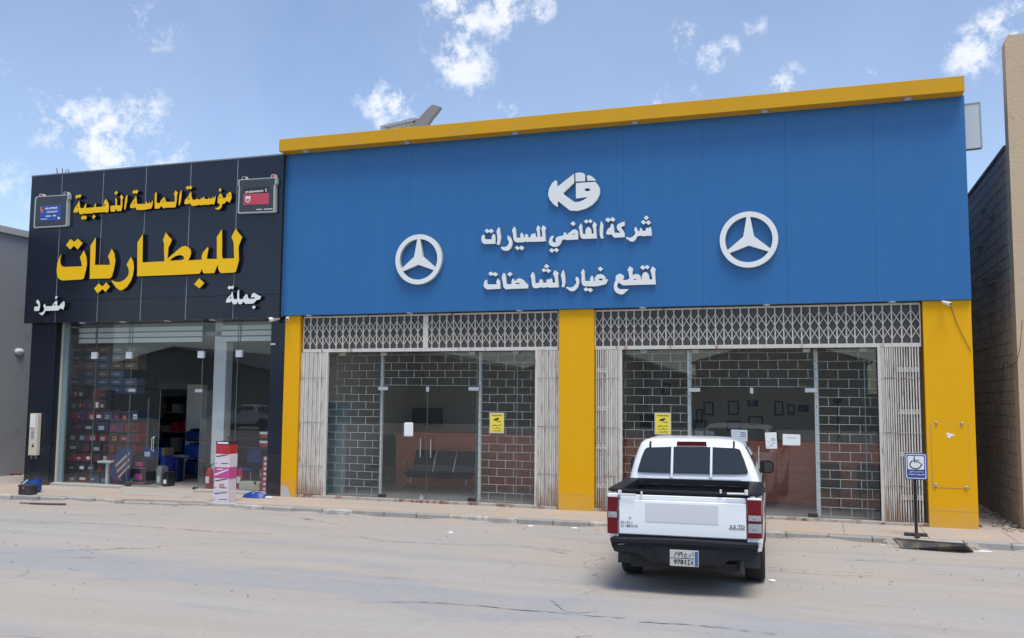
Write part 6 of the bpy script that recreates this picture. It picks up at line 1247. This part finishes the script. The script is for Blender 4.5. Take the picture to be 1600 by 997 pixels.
# side glass, doors, windscreen
def xside(z):
    for a__, b__ in zip(LV[:-1], LV[1:]):
        if a__[4] <= z <= b__[4]: t_ = (z-a__[4])/(b__[4]-a__[4]); return a__[0]+(b__[0]-a__[0])*t_
    return LV[0][0]
def yfront(z):
    for a__, b__ in zip(LV[:-1], LV[1:]):
        if a__[4] <= z <= b__[4]: t_ = (z-a__[4])/(b__[4]-a__[4]); return a__[2]+(b__[2]-a__[2])*t_
    return LV[0][2]
zb0 = LV[1][4]+.02; zb1 = LV[5][4]-.02; xcc = LV[3][5]
for s in (-1, 1):
    for (ya, yb_, yc, yd) in ((YCB+.28, YCB+1.0, YCB+1.0, YCB+.32), (YCB+1.06, 2.25, 1.72, YCB+1.06)):
        g_ = MB(); K = 5
        vs = []
        for k in range(K+1):
            z = zb0+(zb1-zb0)*k/K; t_ = k/K
            for e_ in (0, .006):
                vs += [(xcc+s*(xside(z)+e_+.001), ya+(yd-ya)*t_, z), (xcc+s*(xside(z)+e_+.001), yb_+(yc-yb_)*t_, z)]
        fs = []
        for k in range(K): o_ = k*4; fs += [(o_, o_+1, o_+5, o_+4), (o_+2, o_+6, o_+7, o_+3), (o_, o_+4, o_+6, o_+2), (o_+1, o_+3, o_+7, o_+5)]
        fs += [(0, 2, 3, 1), (K*4, K*4+1, K*4+3, K*4+2)]; g_.add(vs, fs); part('side_window', g_, 'carglass', truck)
    for y in (YCB+.22, YCB+1.03, 2.45): part('door_seam', MB().box(xc+s*(HW-.02), xc+s*(xprof(.8, y)+.002), y-.004, y+.004, .48, ZR-.02), 'ink', truck)
    for y in (YCB+.85, YCB+1.2): part('door_handle', MB().cbox(xc+s*xprof(.9, y), xc+s*(xprof(.9, y)+.03), y-.08, y+.08, .90, .93, .006), 'black_p', truck)
    part('sill', MB().box(xc+s*(HW-.2), xc+s*(HW-.03), .5, 2.55, .33, .41), 'black_p', truck)
g_ = MB(); vs = []; K = 4
for k in range(K+1):
    z = zb0+(zb1-zb0)*k/K; w2 = xside(z)-.1
    for e_ in (0, .008): vs += [(xcc-w2, yfront(z)+e_+.001, z), (xcc+w2, yfront(z)+e_+.001, z)]
fs = []
for k in range(K): o_ = k*4; fs += [(o_, o_+1, o_+5, o_+4), (o_+2, o_+6, o_+7, o_+3), (o_, o_+4, o_+6, o_+2), (o_+1, o_+3, o_+7, o_+5)]
fs += [(0, 2, 3, 1), (K*4, K*4+1, K*4+3, K*4+2)]; g_.add(vs, fs); part('windscreen', g_, 'carglass', truck)
for s in (-1, 1):
    part('headlight', MB().cbox(xc+s*.5, xc+s*(HW-.1), 3.80, 3.94, .66, .82, .03), 'lens_c', truck)
    # mirrors: right one measured off the photo, the left one its mirror image
    ym = 1.72; a_ = TL(1187.5, 739, ym); c_ = TL(1209.5, 720, ym); xm0, xm1 = a_[0]-xc, c_[0]-xc; z0, z1 = a_[1], c_[1]
    lo_ = [(xc+s*(xm0+(xm1-xm0)*a), z0+(z1-z0)*b_) for a, b_ in ((0, .12), (.05, .03), (.2, 0), (.75, .0), (.95, .12), (1, .4), (.97, .75), (.85, .93), (.6, 1), (.15, .98), (.02, .9))]
    mr_ = part('wing_mirror', MB().prism([lo_], ym, ym+.12), 'black_p', truck)
    cxm = sum(p[0] for p in lo_)/len(lo_); czm = sum(p[1] for p in lo_)/len(lo_); part('mirror_glass', MB().prism([[(cxm+(x-cxm)*.8, czm+(z-czm)*.8) for x, z in lo_]], ym-.004, ym), 'carglass', mr_)
    part('mirror_arm', MB().box(xc+s*(xm0-.1), xc+s*(xm0+.02), ym+.02, ym+.09, z0+.0, z0+.05), 'black_p', mr_)
part('grille', MB().cbox(xc-.45, xc+.45, 3.86, 3.97, .62, .84, .02), 'black_p', truck); part('front_bumper', MB().cbox(xc-HW+.05, xc+HW-.05, 3.75, 4.05, .32, .56, .06), 'paint', truck)
part('underbody', MB().box(xc-HW+.13, xc+HW-.13, -.95, 3.7, .372, .46).box(xc-.6, xc+.6, -.95, 3.6, .24, .37).tube([(xc-.7, 0, .34), (xc+.7, 0, .34)], .06, 8).box(xc+.32, xc+.55, -1.05, -.75, .26, .34), 'black_p', truck)
# wheels
wl = TL(969, 885, -.34)[0]; wr_ = TL(1195.5, 895, -.34)[0]; twd = .225; RW = .345
prof = [(.20, -.09), (.27, -.105), (.315, -.1125), (.337, -.10), (.345, -.08), (.345, .08), (.337, .10), (.315, .1125), (.27, .105), (.20, .09)]
for (s, xo_) in ((-1, wl+twd/2), (1, wr_-twd/2)):
    for ya in (0, 3.05):
        w_ = part('wheel', MB().lathe((xo_, ya, RW), [(.06, -.06), (.20, -.065), (.20, .065), (.06, .06)], 24, 'x'), 'metal_g', truck)
        ty = MB(); ty.lathe((xo_, ya, RW), prof, 40, 'x'); part('tyre', ty, 'tyre', w_, smooth=True)
        gr = MB()
        for gx_ in (-.05, -.018, .018, .05):
            gr.lathe((xo_+gx_, ya, RW), [(.3462, -.005), (.3462, .005)], 40, 'x')
        part('tread_groove', gr, 'ink', w_)
        rm = MB(); rm.lathe((xo_, ya, RW), [(.19, s*.07), (.18, s*.085), (.08, s*.05), (.05, s*.07), (.02, s*.075)], 24, 'x'); part('rim', rm, 'metal_g', w_, smooth=True)
    a_ = TL(966 if s < 0 else 1162, 878.5 if s < 0 else 887, -.43); c_ = TL(993.5 if s < 0 else 1188, 862, -.43); part('mud_flap', MB().box(a_[0], c_[0], -.44, -.43, a_[1], c_[1]+.05), mat('mud_flap_rubber', (.06, .06, .065), .7) if s < 0 else 'batt', truck)
truck.matrix_world = TM
foot_dust(M['black_p'], (.16, .14, .12), .55, .35); foot_dust(M['paint'], (.55, .50, .43), .75, .55); foot_dust(M['black'], (.10, .09, .08), .5, .4); foot_dust(M['granite'], (.13, .115, .10), .5, .5)
# the same kind of pickup parked across the road shows only as a reflection in the battery shop glass
def copy_tree(o, parent=None):
    c = o.copy(); C.objects.link(c)
    if parent: c.parent = parent
    for ch in list(o.children): copy_tree(ch, c)
    return c
t2 = copy_tree(truck); t2['label'] = 'white pickup parked over the road, mirrored in the battery shop window'
t2.matrix_world = Matrix.Translation((-33, -34, RZ)) @ Matrix.Rotation(math.radians(88), 4, 'Z')
truck['group'] = 'white pickups'; t2['group'] = 'white pickups'

# long seams and cracks where strips of asphalt meet
M['seam'] = mat('dark_road_seam', (.13, .115, .10), .95, var=.3, scale=6)
rn = random.Random(77)
for pts in ([(0, 811), (60, 813), (150, 818), (260, 825), (360, 832), (430, 834)], [(500, 836), (560, 838), (600, 845), (700, 850), (800, 852), (860, 857), (905, 862)], [(560, 941), (650, 940), (730, 945), (860, 957), (990, 968)], [(1000, 972), (1100, 978), (1230, 992)], [(1420, 875), (1455, 893), (1500, 896), (1545, 908)], [(1200, 887), (1290, 894), (1380, 896)], [(860, 936), (880, 955), (905, 958), (945, 953)]):
    w = [G(u, v, RZ+.02) for u, v in pts]; fine = []
    for a, c in zip(w[:-1], w[1:]):
        nseg = max(2, int((c-a).length/.07))
        for k in range(nseg): fine.append(a.lerp(c, k/nseg)+Vector((rn.uniform(-.012, .012), rn.uniform(-.02, .02), 0)))
    vs = []
    for q_ in fine:
        w2 = rn.uniform(.001, .011); vs += [(q_.x, q_.y-w2, RZ+.0225), (q_.x, q_.y+w2, RZ+.0225)]
    b = MB().add(vs, [(2*k, 2*k+2, 2*k+3, 2*k+1) for k in range(len(fine)-1)]); part('road_seam', b, 'seam', go_road)

# wind-blown sand lying in the angle of road and kerb, and along the pavement's foot
M['sand'] = mat('drifted_sand', (.385, .33, .275), .95, var=.08, scale=5, bump=.25, bscale=60)
rn = random.Random(15); b = MB(); prof_n = 6; xs_ = [-26+i*.22 for i in range(160)]; rows_ = []
for i, x in enumerate(xs_):
    w_ = .16+.10*math.sin(x*1.7)+.08*math.sin(x*4.1+1)+rn.uniform(-.03, .03); h_ = .018+.02*math.sin(x*2.3+2)+.012*math.sin(x*7)+rn.uniform(-.006, .006)
    rows_.append([(x, ky(x)+.01-w_*k/(prof_n-1)*1.2, (RZ-.012)+max(0, h_)*(1-k/(prof_n-1))**1.7+(.020 if k < prof_n-1 else -.01)) for k in range(prof_n)])
b.add([p for r in rows_ for p in r], [(i*prof_n+k, (i+1)*prof_n+k, (i+1)*prof_n+k+1, i*prof_n+k+1) for i in range(len(xs_)-1) for k in range(prof_n-1)])
o = part('sand_drift', b, 'sand', kind='stuff', smooth=True); o['label'] = 'low drift of pale sand lying along the foot of the kerb'
